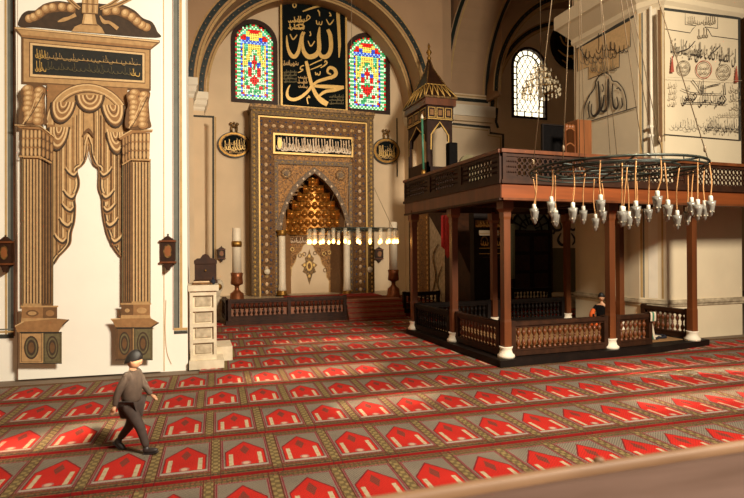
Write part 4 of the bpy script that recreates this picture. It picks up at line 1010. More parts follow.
balustrade('low_balustrade', (PX0, PY0+.1), (PX0-.05, 16.15), .12, .68, 'wood_dark', None, 'short low dark wooden balustrade turning back toward the tall left candle', 'low balustrades along the mihrab platform')
balustrade('low_balustrade', (5.95, PY0), (7.15, PY0), .12, .74, 'wood_black', None, 'low dark balustrade between the carpeted steps and the pulpit stair', 'low balustrades along the mihrab platform')
balustrade('low_balustrade', (8.3, PY0), (11.2, PY0), .12, .74, 'wood_black', None, 'low dark balustrade right of the pulpit stair, seen beneath the wooden gallery', 'low balustrades along the mihrab platform')
b = B()
for i, (ya, z) in enumerate(((14.9, .14), (15.0, .28), (15.1, .42), (15.2, .56))):
    b.box(4.2, 5.93, ya, 15.6, z-.14, z-.02, 'step_wood'); b.box(4.2, 5.93, ya-.01, 15.6, z-.02, z, 'stripe_red')
    b.box(4.2, 5.93, ya-.015, ya, z-.085, z-.06, 'red_cloth')
tag(b.build('carpeted_steps', origin=(5.05, 15.2, 0)), 'low wooden steps striped with red carpet right of the mihrab balustrade', 'steps')

# ---------------------------------------------------------------- candles
def candle(px, ytop, ybase, Y, label, sc=1.0):
    P = WORLD_Y(Y); u, zt = P.px(px, ytop); zb = .42
    root = thing('giant_candle', label, 'candle', (u, Y, zb), 'giant candles flanking the mihrab')
    hz = .92*sc
    b = B(); b.lathe([(.0, hz+zb), (.14, hz+zb), (.135, zt-.02), (.12, zt), (.0, zt)], 'candle', (u, Y, 0), 18, caps=False); b.build('wax_column', root)
    b = B(); b.lathe([(.26, 0), (.27, .05), (.22, .1), (.2, .3), (.12, .36), (.07, .42), (.07, .52), (.1, .55), (.18, .58), (.19, .62), (.17, .8), (.19, .92), (.15, .94)], 'copper', (u, Y, zb), 18); b.build('candle_stand', root)
    return root, u, Y, zb
r_, u, Y, zb = candle(236.5, 228, 298, 17, 'giant white candle on a copper stand left of the mihrab')
z = WORLD_Y(17).px(236.5, 244)[1]; b = B(); b.lathe([(.145, z-.09), (.16, z-.03), (.16, z+.03), (.145, z+.09)], 'gold', (u, Y, 0), 18); b.ball((u, Y-.16, z), (.12, .03, .07), 'gold'); b.build('gold_emblem', r_)
candle(393, 222, 297, 17, 'giant white candle on a copper stand right of the mihrab')

# ---------------------------------------------------------------- wooden gallery (mahfil)
gal = thing('prayer_gallery', 'raised brown wooden gallery on posts with pierced railing, right of the mihrab', 'gallery', (5.0, 8.1, 0))
ZD = 3.2
# stepped plinth
b = B(); b.prism([[(4.95, 8.08), (8.62, 8.2), (10.14, 8.46), (10.16, 9.25), (9.6, 9.3), (9.6, 12.15), (4.85, 12.15)]], lambda u, v: Vector((u, v, 0)), 'wood_black', Vector((0, 0, .125))); b.build('plinth', gal)
b = B(); b.prism([[(5.2, 8.45), (9.6, 8.62), (9.55, 11.9), (5.1, 11.9)]], lambda u, v: Vector((u, v, .125)), 'carpet_brown' if False else 't2', Vector((0, 0, .012))); b.build('floor_covering', gal)
POSTS = [(5.2, 8.3), (7.52, 8.36), (9.72, 8.5), (5.1, 10.1), (4.98, 11.95), (7.15, 11.95), (9.35, 11.95), (9.46, 10.2)]
for i, (x, y) in enumerate(POSTS):
    b = B(); s = .07
    R = [[(x-a, y-a, z), (x+a, y-a, z), (x+a, y+a, z), (x-a, y+a, z)] for a, z in ((s, .3), (s*1.0, .75), (s*.92, .8), (s*.92, 2.55), (s*1.05, 2.6), (s*1.05, 2.68), (s*1.5, 2.74), (s*1.5, 2.95))]
    b.rings(R, 'wood', False); po = b.build('post', gal)
    b = B(); b.lathe([(.15, .125), (.155, .17), (.12, .2), (.1, .27), (.115, .3), (.12, .32)], 'white_trim', (x, y, 0), 12); b.build('marble_base', po)
# beams and deck
b = B(); b.prism([[(4.92, 7.95), (13.2, 8.15), (13.2, 9.2), (9.55, 9.2), (9.55, 12.3), (4.92, 12.3)]], lambda u, v: Vector((u, v, 3.08)), 'wood_dark', Vector((0, 0, .12))); b.build('deck', gal)
PF_ = Plane(4.92, 7.95, 13.2, 8.15); PS_ = Plane(4.92, 12.3, 4.92, 7.95)
def slab(plane, u0, u1, z0, z1, y0, y1, m, b):
    c = [plane.at(u0, 0, y0), plane.at(u1, 0, y0), plane.at(u1, 0, y1), plane.at(u0, 0, y1)]
    b.prism([[(p.x, p.y) for p in c]], lambda u, v: Vector((u, v, z0)), m, Vector((0, 0, z1-z0)))
LF, LS = 8.28, 4.35
b = B(); slab(PF_, -.02, LF, 2.9, 3.16, .03, -.1, 'wood_beam', b); slab(PF_, -.04, LF, 3.14, 3.2, .07, -.1, 'wood_dark', b); slab(PF_, 0, LF, 2.86, 2.9, .05, -.12, 'wood', b); b.build('front_beam', gal)
b = B(); slab(PS_, 0, LS+.02, 2.9, 3.16, .03, -.1, 'wood', b); slab(PS_, 0, LS+.04, 3.14, 3.2, .07, -.1, 'wood_dark', b); slab(PS_, 0, LS, 2.86, 2.9, .05, -.12, 'wood_dark', b); b.build('side_beam', gal)
b = B(); 
for y in (10.1, 11.95): b.box(5.0, 9.5, y-.07, y+.07, 2.92, 3.08, 'wood_dark')
for x in (7.2, 9.4): b.box(x-.07, x+.07, 8.3, 12.2, 2.9, 3.06, 'wood_dark')
b.build('cross_beam', gal)
# pierced railing panels
def lattice(plane, u0, u1, z0, z1, cell, b, m):
    nx = max(1, round((u1-u0)/cell)); nz = max(1, round((z1-z0)/cell)); cw = (u1-u0)/nx; ch = (z1-z0)/nz; k = 8
    for i in range(nx):
        for j in range(nz):
            cx, cz = u0+cw*(i+.5), z0+ch*(j+.5); sq, ci = [], []
            for a in range(k):
                t = 2*PI*a/k+PI/8; 
                c_, s_ = math.cos(t), math.sin(t); f = 1/max(abs(c_), abs(s_)); sq.append((cx+c_*f*cw/2, cz+s_*f*ch/2)); rr = .36+(.04 if a % 2 else -.03)
                ci.append((cx+c_*cw*rr, cz+s_*ch*rr))
            for a in range(k):
                a2 = (a+1) % k
                for off in (.012, -.012): b.face([plane.at(*sq[a], off), plane.at(*sq[a2], off), plane.at(*ci[a2], off), plane.at(*ci[a], off)], m)
                b.face([plane.at(*ci[a], .012), plane.at(*ci[a2], .012), plane.at(*ci[a2], -.012), plane.at(*ci[a], -.012)], m)
def railing(plane, L, label, nb):
    b = B(); slab(plane, 0, L, 3.2, 3.27, .04, -.04, 'wood_dark', b); slab(plane, -.03, L, 3.66, 3.72, .06, -.06, 'wood', b); slab(plane, 0, L, 3.60, 3.66, .03, -.03, 'wood_dark', b)
    for i in range(nb+1):
        u = L*i/nb; slab(plane, max(u-.07, 0), min(u+.07, L), 3.27, 3.66, .04, -.04, 'wood_dark', b)
    rl = b.build('upper_railing', gal)
    for i in range(nb):
        u0, u1 = L*i/nb+.07, L*(i+1)/nb-.07
        b = B(); m = 'wood_dark'
        # carved side cheeks with a pierced middle
        e_ = .22
        for a, c in ((u0, u0+e_), (u1-e_, u1)):
            slab(plane, a, c, 3.27, 3.60, .015, -.015, m, b)
            for q in range(5):
                uu = a+(c-a)*(q+.5)/5
                for zz in (3.34, 3.43, 3.52): p = plane.at(uu, zz, .02); b.ball(tuple(p), .02, 'wood_dark', 6, 3)
        lattice(plane, u0+e_, u1-e_, 3.27, 3.60, .11, b, m); b.build('pierced_panel', rl)
railing(PF_, LF, 'front', 4); railing(PS_, LS, 'side', 3)
# lower railings
for p, q in (((5.3, 8.33), (7.42, 8.36)), ((7.62, 8.37), (8.56, 8.44)), ((5.13, 10.0), (5.19, 8.42)), ((5.0, 11.85), (5.08, 10.2)), ((9.78, 8.6), (9.70, 9.78)), ((5.1, 11.98), (7.05, 11.98)), ((7.25, 11.98), (9.25, 11.98))):
    balustrade('', p, q, .14, .74, 'wood_dark' if p[1] < 11 else 'wood_black', gal, step=.11, r=.038, mb='wood' if p[1] < 9 else None)
# cloth over the end of the rail
b = B()
for k_, (dx, m) in enumerate(((0, 'white_cloth'), (.05, 'green_pole'), (.09, 'white_cloth'))):
    pts = [(8.46+dx, 8.33, .60), (8.47+dx, 8.34, .755), (8.49+dx, 8.43, .765), (8.53+dx, 8.52, .70), (8.58+dx*1.2, 8.53, .45), (8.62+dx*1.3, 8.52, .2)]
    n = len(pts); C_ = cat_rom(pts, 4)
    for p, q in zip(C_, C_[1:]): b.face([p, p+Vector((.045, .0, 0)), q+Vector((.045, 0, 0)), q], m, True)
tag(b.build('striped_scarf', origin=(8.5, 8.43, .74)), 'striped pale scarf draped over the end of the gallery\'s low front rail', 'scarf')
b = B(); n = 30; b.tube([(9.15+.28*math.cos(2*PI*i/n), 8.95+.16*math.sin(2*PI*i/n)*(1+.2*math.sin(i)), .165+.01*math.sin(i*2)) for i in range(n)], .028, 'navy', 6, closed=True); b.bevbox(8.95, 9.3, 8.86, 9.05, .137, .19, 'white_cloth', .02)
tag(b.build('folded_cloth', origin=(9.15, 8.95, .14)), 'small blue and white folded cloth on the gallery floor at its open corner', 'cloth')
# ---------------------------------------------------------------- minbar: gate, stair flank and kiosk
KX0, KX1, KY0, KY1 = 7.26, 8.16, 16.2, 17.86
mb = thing('minbar', 'tall dark wooden pulpit with gold tracery kiosk and pointed roof rising behind the gallery', 'pulpit', (7.7, 15.4, 0))
b = B(); b.prism([[(13.35, 0), (13.35, 1.3), (16.2, 4.3), (17.86, 4.3), (17.86, 0)]], lambda u, v: Vector((KX0, u, v)), 'wood_dark', Vector((KX1-KX0, 0, 0)))
b.build('stair_flank', mb)
PSide = Plane(KX0, 17.86, KX0, 13)
d = Draw(PSide, px=False, base=.006)
d.poly([(.1, .5), (.1, 3.2), (1.7, 3.2), (1.7, .5)], 'gold_carved'); d.poly([(1.8, .4), (1.8, 3.1), (2.9, 2.2), (2.9, .4)], 'marble_vein')
for i in range(16): 
    for u in (.2, 1.6, .85): d.ell(u, .6+i*.165, .05, .06, 'gold_paint', 8)
for i in range(8): d.ring(.5, .8+i*.3, .12, .12, .03, 'gold_old', 12); d.ring(1.2, .8+i*.3, .12, .12, .03, 'gold_old', 12)
d.rib([(2.0, .6), (2.3, 1.2), (2.1, 1.8), (2.5, 2.2)], [.05, .12, .1, .04], 'gold_old'); d.rib([(2.7, .6), (2.4, 1.0), (2.75, 1.5)], [.04, .1, .04], 'gold_old')
d.b.build('carved_flank', mb)
# gate
b = B(); gy = 13.2
for x in (KX0, KX1+.02): b.box(x-.02, x+.14, gy-.08, gy+.14, 0, 3.0, 'wood_black')
b.box(KX0-.04, KX1+.2, gy-.12, gy+.16, 2.55, 3.05, 'wood_black'); b.build('gate_frame', mb)
b = B(); b.box(KX0+.14, (KX0+KX1)/2+.06, gy, gy+.05, .15, 2.4, 'wood_black'); gd = b.build('gate_leaf', mb); b = B(); b.box((KX0+KX1)/2+.08, KX1, gy, gy+.05, .15, 2.4, 'wood_black'); b.build('gate_leaf', mb)
b = B()
g = Draw(WORLD_Y(gy-.12), b, base=.004, px=False); g.rect(KX0, 2.62, KX1+.14, 2.82, 'gold_old'); scribble(g, KX0+.02, KX1+.1, 2.80, 2.64, 'gold_paint', .035, 10, 101, .5)
g = Draw(WORLD_Y(gy-.01), b, base=.004, px=False)
for xx in (KX0+.34, KX0+.78):
    g.rib([(xx-.2, 2.05), (xx+.2, 2.05), (xx+.2, 2.45), (xx-.2, 2.45), (xx-.2, 2.03)], .025, 'gold_paint', sm=False); g.ring(xx, 2.25, .1, .12, .04, 'gold_old', 12); scribble(g, xx-.12, xx+.12, 2.38, 2.12, 'gold_paint', .03, 3, 105, .3)
    g.rib([(xx-.2, 1.9), (xx+.2, 1.9)], .02, 'gold_paint', sm=False); g.rib([(xx-.2, .3), (xx-.2, 1.8), (xx+.2, 1.8), (xx+.2, .3)], .015, 'gold_old', sm=False)
g.rib([(KX0+.1, .1), (KX0+.1, 2.5)], .02, 'gold_old', sm=False)
b.build('gilt_ornament', mb)
# kiosk
b = B()
for x in (KX0, KX1-.1):
    for y in (KY0, KY1-.1): b.box(x, x+.1, y, y+.1, 4.3, 6.3, 'wood_dark')
b.box(KX0-.02, KX1+.02, KY0-.02, KY1+.02, 4.1, 4.3, 'wood_dark'); b.box(KX0, KX1, KY0, KY0+.05, 4.3, 4.75, 'wood_dark'); b.box(KX0, KX0+.05, KY0, KY1, 4.3, 4.9, 'wood_dark')
b.build('kiosk_frame', mb)
b = B()
def kface(to, L, n):
    # arcaded head with pierced spandrel
    w = L; z0, z1 = 5.6, 6.3
    o = [(0.1, z0), (0.1, z1), (L-.1, z1), (L-.1, z0)]
    op = [(.1+.07, z0), (.1+.09, z0+.25), (L*.36, z0+.42), (L/2, z0+.60), (L*.64, z0+.42), (L-.19, z0+.25), (L-.17, z0)]
    b.prism([o+op[::-1]], to, 'wood_dark', dv)
for dv, to, L in ((Vector((0, .05, 0)), lambda u, v: Vector((KX0+u, KY0, v)), KX1-KX0), (Vector((.05, 0, 0)), lambda u, v: Vector((KX0, KY0+u, v)), KY1-KY0), (Vector((0, .05, 0)), lambda u, v: Vector((KX0+u, KY1-.05, v)), KX1-KX0)): kface(to, L, 3)
b.box(KX0-.03, KX1+.03, KY0-.03, KY1+.03, 6.28, 6.75, 'wood_dark'); b.box(KX0-.1, KX1+.1, KY0-.1, KY1+.1, 6.75, 6.98, 'wood'); b.box(KX0-.14, KX1+.14, KY0-.14, KY1+.14, 6.98, 7.04, 'gold_old')
b.build('kiosk_head', mb)
b = B()
kcx, kcy = (KX0+KX1)/2, (KY0+KY1)/2
def sq(a, z, c=1.0): hx, hy = (KX1-KX0)/2+.12, (KY1-KY0)/2+.12; return [(kcx-hx*a, kcy-hy*a, z), (kcx+hx*a, kcy-hy*a, z), (kcx+hx*a, kcy+hy*a, z), (kcx-hx*a, kcy+hy*a, z)]
b.rings([sq(1, 7.04), sq(.86, 7.2), sq(.62, 7.5), sq(.4, 7.8), sq(.16, 8.2), sq(.03, 8.55)], 'wood_dark', False); rf = b.build('roof', mb)
b = B()
for i in range(5):
    for s0, s1, t in ((KX0-.1, KX1+.1, 0), (KY0-.1, KY1+.1, 1)):
        def pt(a, lvl): 
            f, z = ((1, 7.05), (.62, 7.52))[lvl]; h = (s1-s0)/2*f; c = (s0+s1)/2; off = ((KY1-KY0)/2+.13 if t == 0 else (KX1-KX0)/2+.13)*f
            return (c-h+2*h*a, kcy-off-.01, z) if t == 0 else (kcx-off-.01, c-h+2*h*a, z)
        b.tube([pt(i/5, 0), pt((i+.5)/5, 1)], .018, 'gold_paint', 5); b.tube([pt((i+1)/5, 0), pt((i+.5)/5, 1)], .018, 'gold_paint', 5)
        b.tube([pt(i/5, 1), pt((i+1)/5, 1)], .018, 'gold_paint', 5)
for c_ in range(4): b.tube([sq(1, 7.04)[c_], sq(.62, 7.5)[c_], sq(.16, 8.2)[c_], sq(.03, 8.55)[c_]], .022, 'gold_old', 5)
b.build('gilt_lattice', rf)
b = B(); b.lathe([(.03, 8.5), (.08, 8.6), (.03, 8.68), (.1, 8.8), (.03, 8.92), (.05, 9.0), (.01, 9.12)], 'gold', (kcx, kcy, 0), 12); b.build('finial', mb)
b = B()
g = Draw(WORLD_Y(KY0-.03), b, base=.004, px=False)
def tr(g, a, L):
    for i in range(3):
        x = a+L*(i+.5)/3; g.rib([(x-L*.13, 6.36), (x+L*.13, 6.36), (x+L*.13, 6.68), (x-L*.13, 6.68), (x-L*.13, 6.34)], .03, 'gold_paint', sm=False); g.rect(x-L*.07, 6.43, x+L*.07, 6.61, 't2')
    g.rib([(a, 6.31), (a+L, 6.31)], .03, 'gold_paint', sm=False)
tr(g, KX0, KX1-KX0)
g = Draw(WORLD_Y(KY0), b, base=.004, px=False)
L = KX1-KX0
g.rib([(KX0+.13, 5.3), (KX0+.14, 5.8), (KX0+L*.33, 6.02), (KX0+L*.5, 6.22), (KX0+L*.67, 6.02), (KX1-.14, 5.8), (KX1-.13, 5.3)], .045, 'gold_paint', sm=False)
PK = Plane(KX0-.03, KY1, KX0-.03, KY0); g = Draw(PK, b, base=.004, px=False); tr(g, 0, KY1-KY0); L = KY1-KY0
g.rib([(.15, 5.3), (.17, 5.8), (L*.33, 6.0), (L*.5, 6.2), (L*.67, 6.0), (L-.17, 5.8), (L-.15, 5.3)], .04, 'gold_paint', sm=False)
b.build('gilt_tracery', mb)
# hanging red cloth on the minbar
b = B()
for i in range(8):
    x0 = 7.0+.04*math.sin(i*2); y0, y1 = 14.0+.12*i, 14.0+.12*(i+1); zb_ = 1.75+.12*abs(i-4)
    b.face([(7.12+.03*math.sin(i*2.4), y0, 3.05), (7.12+.03*math.sin((i+1)*2.4), y1, 3.05), (7.12+.05*math.sin((i+1)*2.4), y1, 1.75+.12*abs(i-3)), (7.12+.05*math.sin(i*2.4), y0, 1.75+.12*abs(i-4))], 'red_cloth', True)
tag(b.build('red_curtain', origin=(7.12, 14.5, 1.7)), 'bright red cloth hanging beside the pulpit gate behind the gallery posts', 'curtain')
# green standard leaning at the kiosk
b = B(); P_ = WORLD_Y(12.9); x, z0 = P_.px(423.5, 172); z1 = P_.px(422.2, 119)[1]; b.tube([(x, 12.9, z0), (x-.03, 12.9, z1)], .03, 'green_pole', 8)
fp = thing('green_flagpole', 'slim green pole with pale tip rising from the left end of the gallery', 'pole', (x, 12.9, 3.0)); b.build('pole', fp)
b = B(); b.lathe([(.05, z0-.3), (.07, z0-.2), (.045, z0-.1), (.06, z0), (.035, z0+.06)], 'gold', (x, 12.9, 0), 10); b.build('gilt_socket', fp)
b = B(); b.lathe([(.03, z1), (.04, z1+.04), (.005, z1+.14)], 'candle', (x-.03, 12.9, 0), 8); b.build('pale_tip', fp)

# ---------------------------------------------------------------- big ring chandelier (unlit)
CX, CY, CZ, CR = 4.37, 4.78, 2.91, .88
ch = thing('ring_chandelier', 'large dark metal ring chandelier with unlit glass lamps on cords, hanging right', 'chandelier', (CX, CY, CZ))
def circ(r, z, n=48, cx=CX, cy=CY): return [(cx+r*math.cos(2*PI*i/n), cy+r*math.sin(2*PI*i/n), z) for i in range(n)]
b = B(); b.tube(circ(CR, CZ), .014, 'metal_dark', 6, closed=True); b.tube(circ(CR, CZ-.045), .010, 'metal_dark', 6, closed=True)
for i in range(24):
    a = 2*PI*i/24; b.tube([(CX+CR*math.cos(a), CY+CR*math.sin(a), CZ), (CX+CR*math.cos(a), CY+CR*math.sin(a), CZ-.045)], .007, 'metal_dark', 4)
b.build('outer_ring', ch)
b = B(); b.tube(circ(.62, CZ-.02), .012, 'metal_dark', 6, closed=True); b.build('middle_ring', ch)
b = B(); b.tube(circ(.3, CZ-.02), .012, 'metal_dark', 6, closed=True); b.build('inner_ring', ch)
for i in range(8):
    a = 2*PI*(i+.3)/8; b = B(); b.tube([(CX+.0*math.cos(a), CY, CZ-.02), (CX+CR*math.cos(a), CY+CR*math.sin(a), CZ-.01)], .011, 'metal_dark', 5); b.build('spoke', ch)
# cup lamp, one of each part, then copied
def lamp_parts():
    r_ = bpy.data.objects.new('lamp_template', None)
    b = B(); b.lathe([(.002, -.165), (.014, -.155), (.022, -.13), (.032, -.095), (.04, -.05), (.047, -.008), (.044, -.01), (.036, -.05), (.028, -.095), (.015, -.135), (.002, -.15)], 'glass_cup', (0, 0, 0), 10, caps=False)
    for k in range(5): b.ball((.026*math.cos(k*1.26), .026*math.sin(k*1.26), -.115), .010, 'crystal_clear', 5, 4)
    g_ = b.build('glass_cup').data
    b = B(); b.lathe([(.014, .045), (.02, .04), (.021, -.018), (.016, -.025)], 'socket', (0, 0, 0), 10); b.ball((0, 0, -.055), (.02, .02, .03), 'socket', 8, 6); s_ = b.build('lamp_socket').data
    for n_ in ('glass_cup', 'lamp_socket'): bpy.data.objects.remove(bpy.data.objects[n_])
    return g_, s_
G_, S_ = lamp_parts(); rr = random.Random(11)
def hang_lamp(x, y, z, ztop, xt, yt):
    b = B(); m_ = ((x+xt)/2+rr.uniform(-.02, .02), (y+yt)/2+rr.uniform(-.02, .02), (z+ztop)/2); b.tube(cat_rom([(xt, yt, ztop), m_, (x, y, z+.04)], 5), .0065, 'cord', 5)
    co = b.build('lamp_cord', ch)
    for nm, me in (('lamp_socket', S_), ('glass_cup', G_)):
        o = bpy.data.objects.new(nm, me); C.objects.link(o); o.parent = co; o.location = Vector((x, y, z))-Vector(co['_o'])
lamps = [(CR, -2.75, .46), (CR, -2.45, .40), (CR, -2.1, .47), (CR, -1.85, .38), (CR, -1.35, .45), (CR, -.95, .40), (CR, -.55, .42), (CR, -.28, .36), (CR, -.18, .46), (CR, .15, .40), (CR, .55, .45), (CR, 1.0, .40),
         (CR, 1.7, .44), (CR, 2.3, .42), (CR, 2.9, .43), (CR, 3.25, .38), (.62, -2.2, .5), (.62, -1.5, .44), (.62, -.7, .52), (.62, .2, .42), (.62, 1.2, .5), (.62, 2.4, .45), (.3, -1.9, .48), (.3, .4, .5), (.3, 2.4, .44)]
for r_, a, l_ in lamps:
    xt, yt = CX+r_*math.cos(a), CY+r_*math.sin(a); hang_lamp(xt+rr.uniform(-.03, .03), yt+rr.uniform(-.03, .03), CZ-l_, CZ-.03, xt, yt)
# suspension wires: to an upper eye high under the vault, and a fan of thin stays
for i in range(6):
    a = 2*PI*(i+.25)/6; p = Vector((CX+CR*math.cos(a), CY+CR*math.sin(a), CZ)); top = Vector((CX-.25, CY+.2, 7.6))
    b = B(); b.tube([p, top], .005, 'wire', 4); w_ = b.build('suspension_wire', ch)
    b = B(); q = p+(top-p)*.03; b.lathe([(.004, -.035), (.013, -.02), (.013, .015), (.004, .035)], 'wire', tuple(q), 8); b.build('turnbuckle', w_)
for i in range(4):
    a = 2*PI*(i+.6)/4; b = B(); b.tube([(CX+.3*math.cos(a), CY+.3*math.sin(a), CZ-.02), (CX-.25+.1*math.cos(a), CY+.2, 7.6)], .004, 'wire', 4); b.build('suspension_wire', ch)
b = B(); b.tube([(CX-.25, CY+.2, 7.6), (CX-.25, CY+.2, 14.9)], .012, 'wire', 6); b.build('main_cable', ch)

# ---------------------------------------------------------------- lit ring chandelier before the mihrab
X0_, Z0_ = WORLD_Y(12.9).px(353, 229.5); Y0_ = 12.9; RR = 1.1
c2 = thing('lit_chandelier', 'lit ring chandelier with glowing warm bulbs in glass tubes before the mihrab', 'chandelier', (X0_, Y0_, Z0_))
b = B(); b.tube(circ(RR, Z0_, 48, X0_, Y0_), .016, 'metal_dark', 6, closed=True); b.tube(circ(RR*.97, Z0_-.03, 48, X0_, Y0_), .01, 'metal_dark', 6, closed=True); b.build('ring', c2)
b = B(); b.tube(circ(.5, Z0_, 32, X0_, Y0_), .012, 'metal_dark', 6, closed=True)
for i in range(6):
    a = PI*i/3; b.tube([(X0_, Y0_, Z0_), (X0_+RR*math.cos(a), Y0_+RR*math.sin(a), Z0_)], .01, 'metal_dark', 5)
b.build('inner_frame', c2)
b = B(); b.lathe([(.045, 0), (.047, -.3), (.043, -.36), (.041, -.36), (.043, -.3), (.042, 0)], 'glass_thin', (0, 0, 0), 10, caps=False); tb = b.build('glass_tube').data
b = B(); b.lathe([(.004, -.36), (.022, -.35), (.034, -.325), (.034, -.30), (.02, -.27), (.012, -.25)], 'bulb', (0, 0, 0), 8); bl = b.build('bulb').data
for n_ in ('glass_tube', 'bulb'): bpy.data.objects.remove(bpy.data.objects[n_])
for i in range(24):
    a = 2*PI*(i+.3)/24
    o = bpy.data.objects.new('glass_tube', tb); C.objects.link(o); o.parent = c2; o.location = (RR*math.cos(a), RR*math.sin(a), 0)
    q = bpy.data.objects.new('bulb', bl); C.objects.link(q); q.parent = o; q.location = (0, 0, 0)
for i in range(3):
    a = 2*PI*i/3+.06; b = B(); b.tube([(X0_+RR*math.cos(a), Y0_+RR*math.sin(a), Z0_), (X0_, Y0_, Z0_+2.2)], .006, 'wire', 4); b.build('suspension_wire', c2)
b = B(); b.tube([(X0_, Y0_, Z0_+2.2), (X0_, Y0_, 14.9)], .006, 'wire', 5); b.build('main_cable', c2)

# ---------------------------------------------------------------- small crystal chandelier by the bright window
XC, ZC = WORLD_Y(14).px(541, 98); 
c3 = thing('crystal_chandelier', 'small tiered crystal chandelier hanging in front of the bright arched window', 'chandelier', (XC, 14, ZC))
rr = random.Random(21)
for k, (rad, z, n) in enumerate(((.56, .25, 26), (.44, .48, 20), (.30, .70, 14), (.17, .92, 9))):
    b = B(); b.tube([(XC+rad*math.cos(2*PI*i/24), 14+rad*math.sin(2*PI*i/24), ZC+z) for i in range(24)], .012, 'gold', 5, closed=True)
    for i in range(n):
        a = 2*PI*i/n+rr.random()*.1; x, y = XC+rad*math.cos(a), 14+rad*math.sin(a)
        for q in range(3): b.ball((x, y, ZC+z-.05-.065*q), (.026, .026, .034), 'crystal' if (i+q) % 3 else 'crystal_clear', 6, 4)
        if i % 3 == 0:
            b.lathe([(.01, 0), (.045, .03), (.05, .05), (.02, .05)], 'crystal_clear', (x, y, ZC+z), 8); b.lathe([(.012, .05), (.012, .13), (.004, .16)], 'crystal', (x, y, ZC+z), 6)
    b.build('crystal_tier', c3)
b = B(); b.lathe([(.01, 0), (.09, .06), (.05, .16), (.03, .3), (.07, .45), (.03, .6), (.05, .85), (.02, 1.05), (.03, 1.1)], 'crystal_clear', (XC, 14, ZC), 10); b.build('stem', c3)
b = B(); b.tube([(XC, 14, ZC+1.08), (XC, 14, 14.9)], .012, 'wire', 5); b.build('hanging_rod', c3)
# ---------------------------------------------------------------- wooden wall boxes
def wallbox(plane, px, y0, y1, wpx, depth, label, half=False):
    u, zt = plane.px(px, y0); _, zb = plane.px(px, y1); w = abs(plane.px(px+wpx/2, y0)[0]-plane.px(px-wpx/2, y0)[0]); h = zt-zb
    p = plane.at(u, zb, 0); root = thing('wall_case', label, 'wall case', tuple(p), 'small wooden wall cases')
    def bx(b, u0, u1, z0, z1, d0, d1, m):
        c = [plane.at(u0, 0, d0), plane.at(u1, 0, d0), plane.at(u1, 0, d1), plane.at(u0, 0, d1)]; b.prism([[(q.x, q.y) for q in c]], lambda a, c_: Vector((a, c_, z0)), m, Vector((0, 0, z1-z0)))
    b = B(); 
    prof = [(-.42, .22), (-.5, .3), (-.5, .8), (-.42, .86), (0, .98), (.42, .86), (.5, .8), (.5, .3), (.42, .22), (.2, .12), (.1, .0), (-.1, .0), (-.2, .12)]
    b.prism([[(u+w*a*.9, zb+h*c) for a, c in prof]], lambda a, c: plane.at(a, c, depth), 'wood_dark', -plane.n*(depth-.012)); b.build('case', root)
    b = B(); bx(b, u-w*.5, u+w*.5, zb+h*.80, zb+h*.85, depth+.02, .012, 'wood'); b.build('moulding', root); b = B(); bx(b, u-w*.5, u+w*.5, zb+h*.2, zb+h*.25, depth+.02, .012, 'wood'); b.build('moulding', root)
    b = B(); g = Draw(plane, b, base=depth+.003, px=False); g.ell(u, zb+h*.54, w*.26, h*.19, 'gold_old'); g.ell(u, zb+h*.54, w*.2, h*.15, 'wood_orange'); b.build('oval_face', root)
    b = B(); q = plane.at(u, zb+h*1.0, depth*.6); b.ball(tuple(q), w*.07, 'wood_dark', 8, 5); b.build('finial', root)
wallbox(PL, 168.5, 235, 270, 16, .14, 'dark wooden wall case with oval face, right of the painted board')
wallbox(PL, 7.5, 236, 272, 15, .14, 'dark wooden wall case with oval face, left of the painted board')
PQ1 = WORLD_Y(QY)
wallbox(PQ1, 221.3, 246.5, 261.5, 8.5, .16, 'small dark wall case on the back wall near the left giant candle')
wallbox(PQ1, 378.2, 247, 262, 8.5, .16, 'small dark wall case on the back wall right of the mihrab')
b = B(); x, z = WORLD_Y(19.97).px(401.5, 125); x = 7.62; b.tube([(x, 19.92, 4.9), (x, 19.92, 7.2)], .025, 'metal_dark', 6); tag(b.build('hanging_rod', origin=(x, 19.92, 4.9)), 'thin dark rod hung on the wall right of the right oval plaque', 'rod')

# ---------------------------------------------------------------- marble reading desk beside the left pier
b = B()
ms = thing('marble_stand', 'white marble stand with a stack of four framed recesses beside the left pier', 'stand', (.13, 10.0, 0))
X0, X1, Y0, Y1 = -.08, .36, 9.86, 10.6
o = [(X0, .0), (X1, .0), (X1, 1.34), (X0, 1.34)]; holes = []
for i in range(4): z0 = .22+i*.275; holes.append([(X0+.05, z0), (X1-.05, z0), (X1-.05, z0+.215), (X0+.05, z0+.215)])
b.prism([o]+holes, lambda u, v: Vector((u, Y0, v)), 'marble', Vector((0, .05, 0))); b.box(X0+.01, X1-.01, Y0+.05, Y1, 0, 1.33, 'marble'); b.build('body', ms)
b = B()
for i in range(4): z0 = .25+i*.275; b.box(X0+.09, X1-.09, Y0+.03, Y0+.06, z0, z0+.155, 'marble_vein'); 
b.build('recessed_panels', ms)
b = B(); b.box(X0-.03, X1+.04, Y0-.04, Y1+.05, 1.34, 1.44, 'marble'); b.build('top_slab', ms)
b = B(); b.box(X0-.02, X1+.12, Y0-.12, Y1+.1, 0, .14, 'marble'); b.box(X1+.02, X1+.3, Y0+.5, Y1+.5, 0, .26, 'marble'); b.build('stepped_foot', ms)
b = B(); b.bevbox(-.05, .3, 9.95, 10.15, 1.44, 1.475, 'band_dark', .01); b.bevbox(-.02, .25, 9.97, 10.13, 1.475, 1.50, 'tile_pale', .01); tag(b.build('patterned_cloth', origin=(.1, 10.05, 1.44)), 'folded dark patterned cloth on the marble stand', 'cloth')
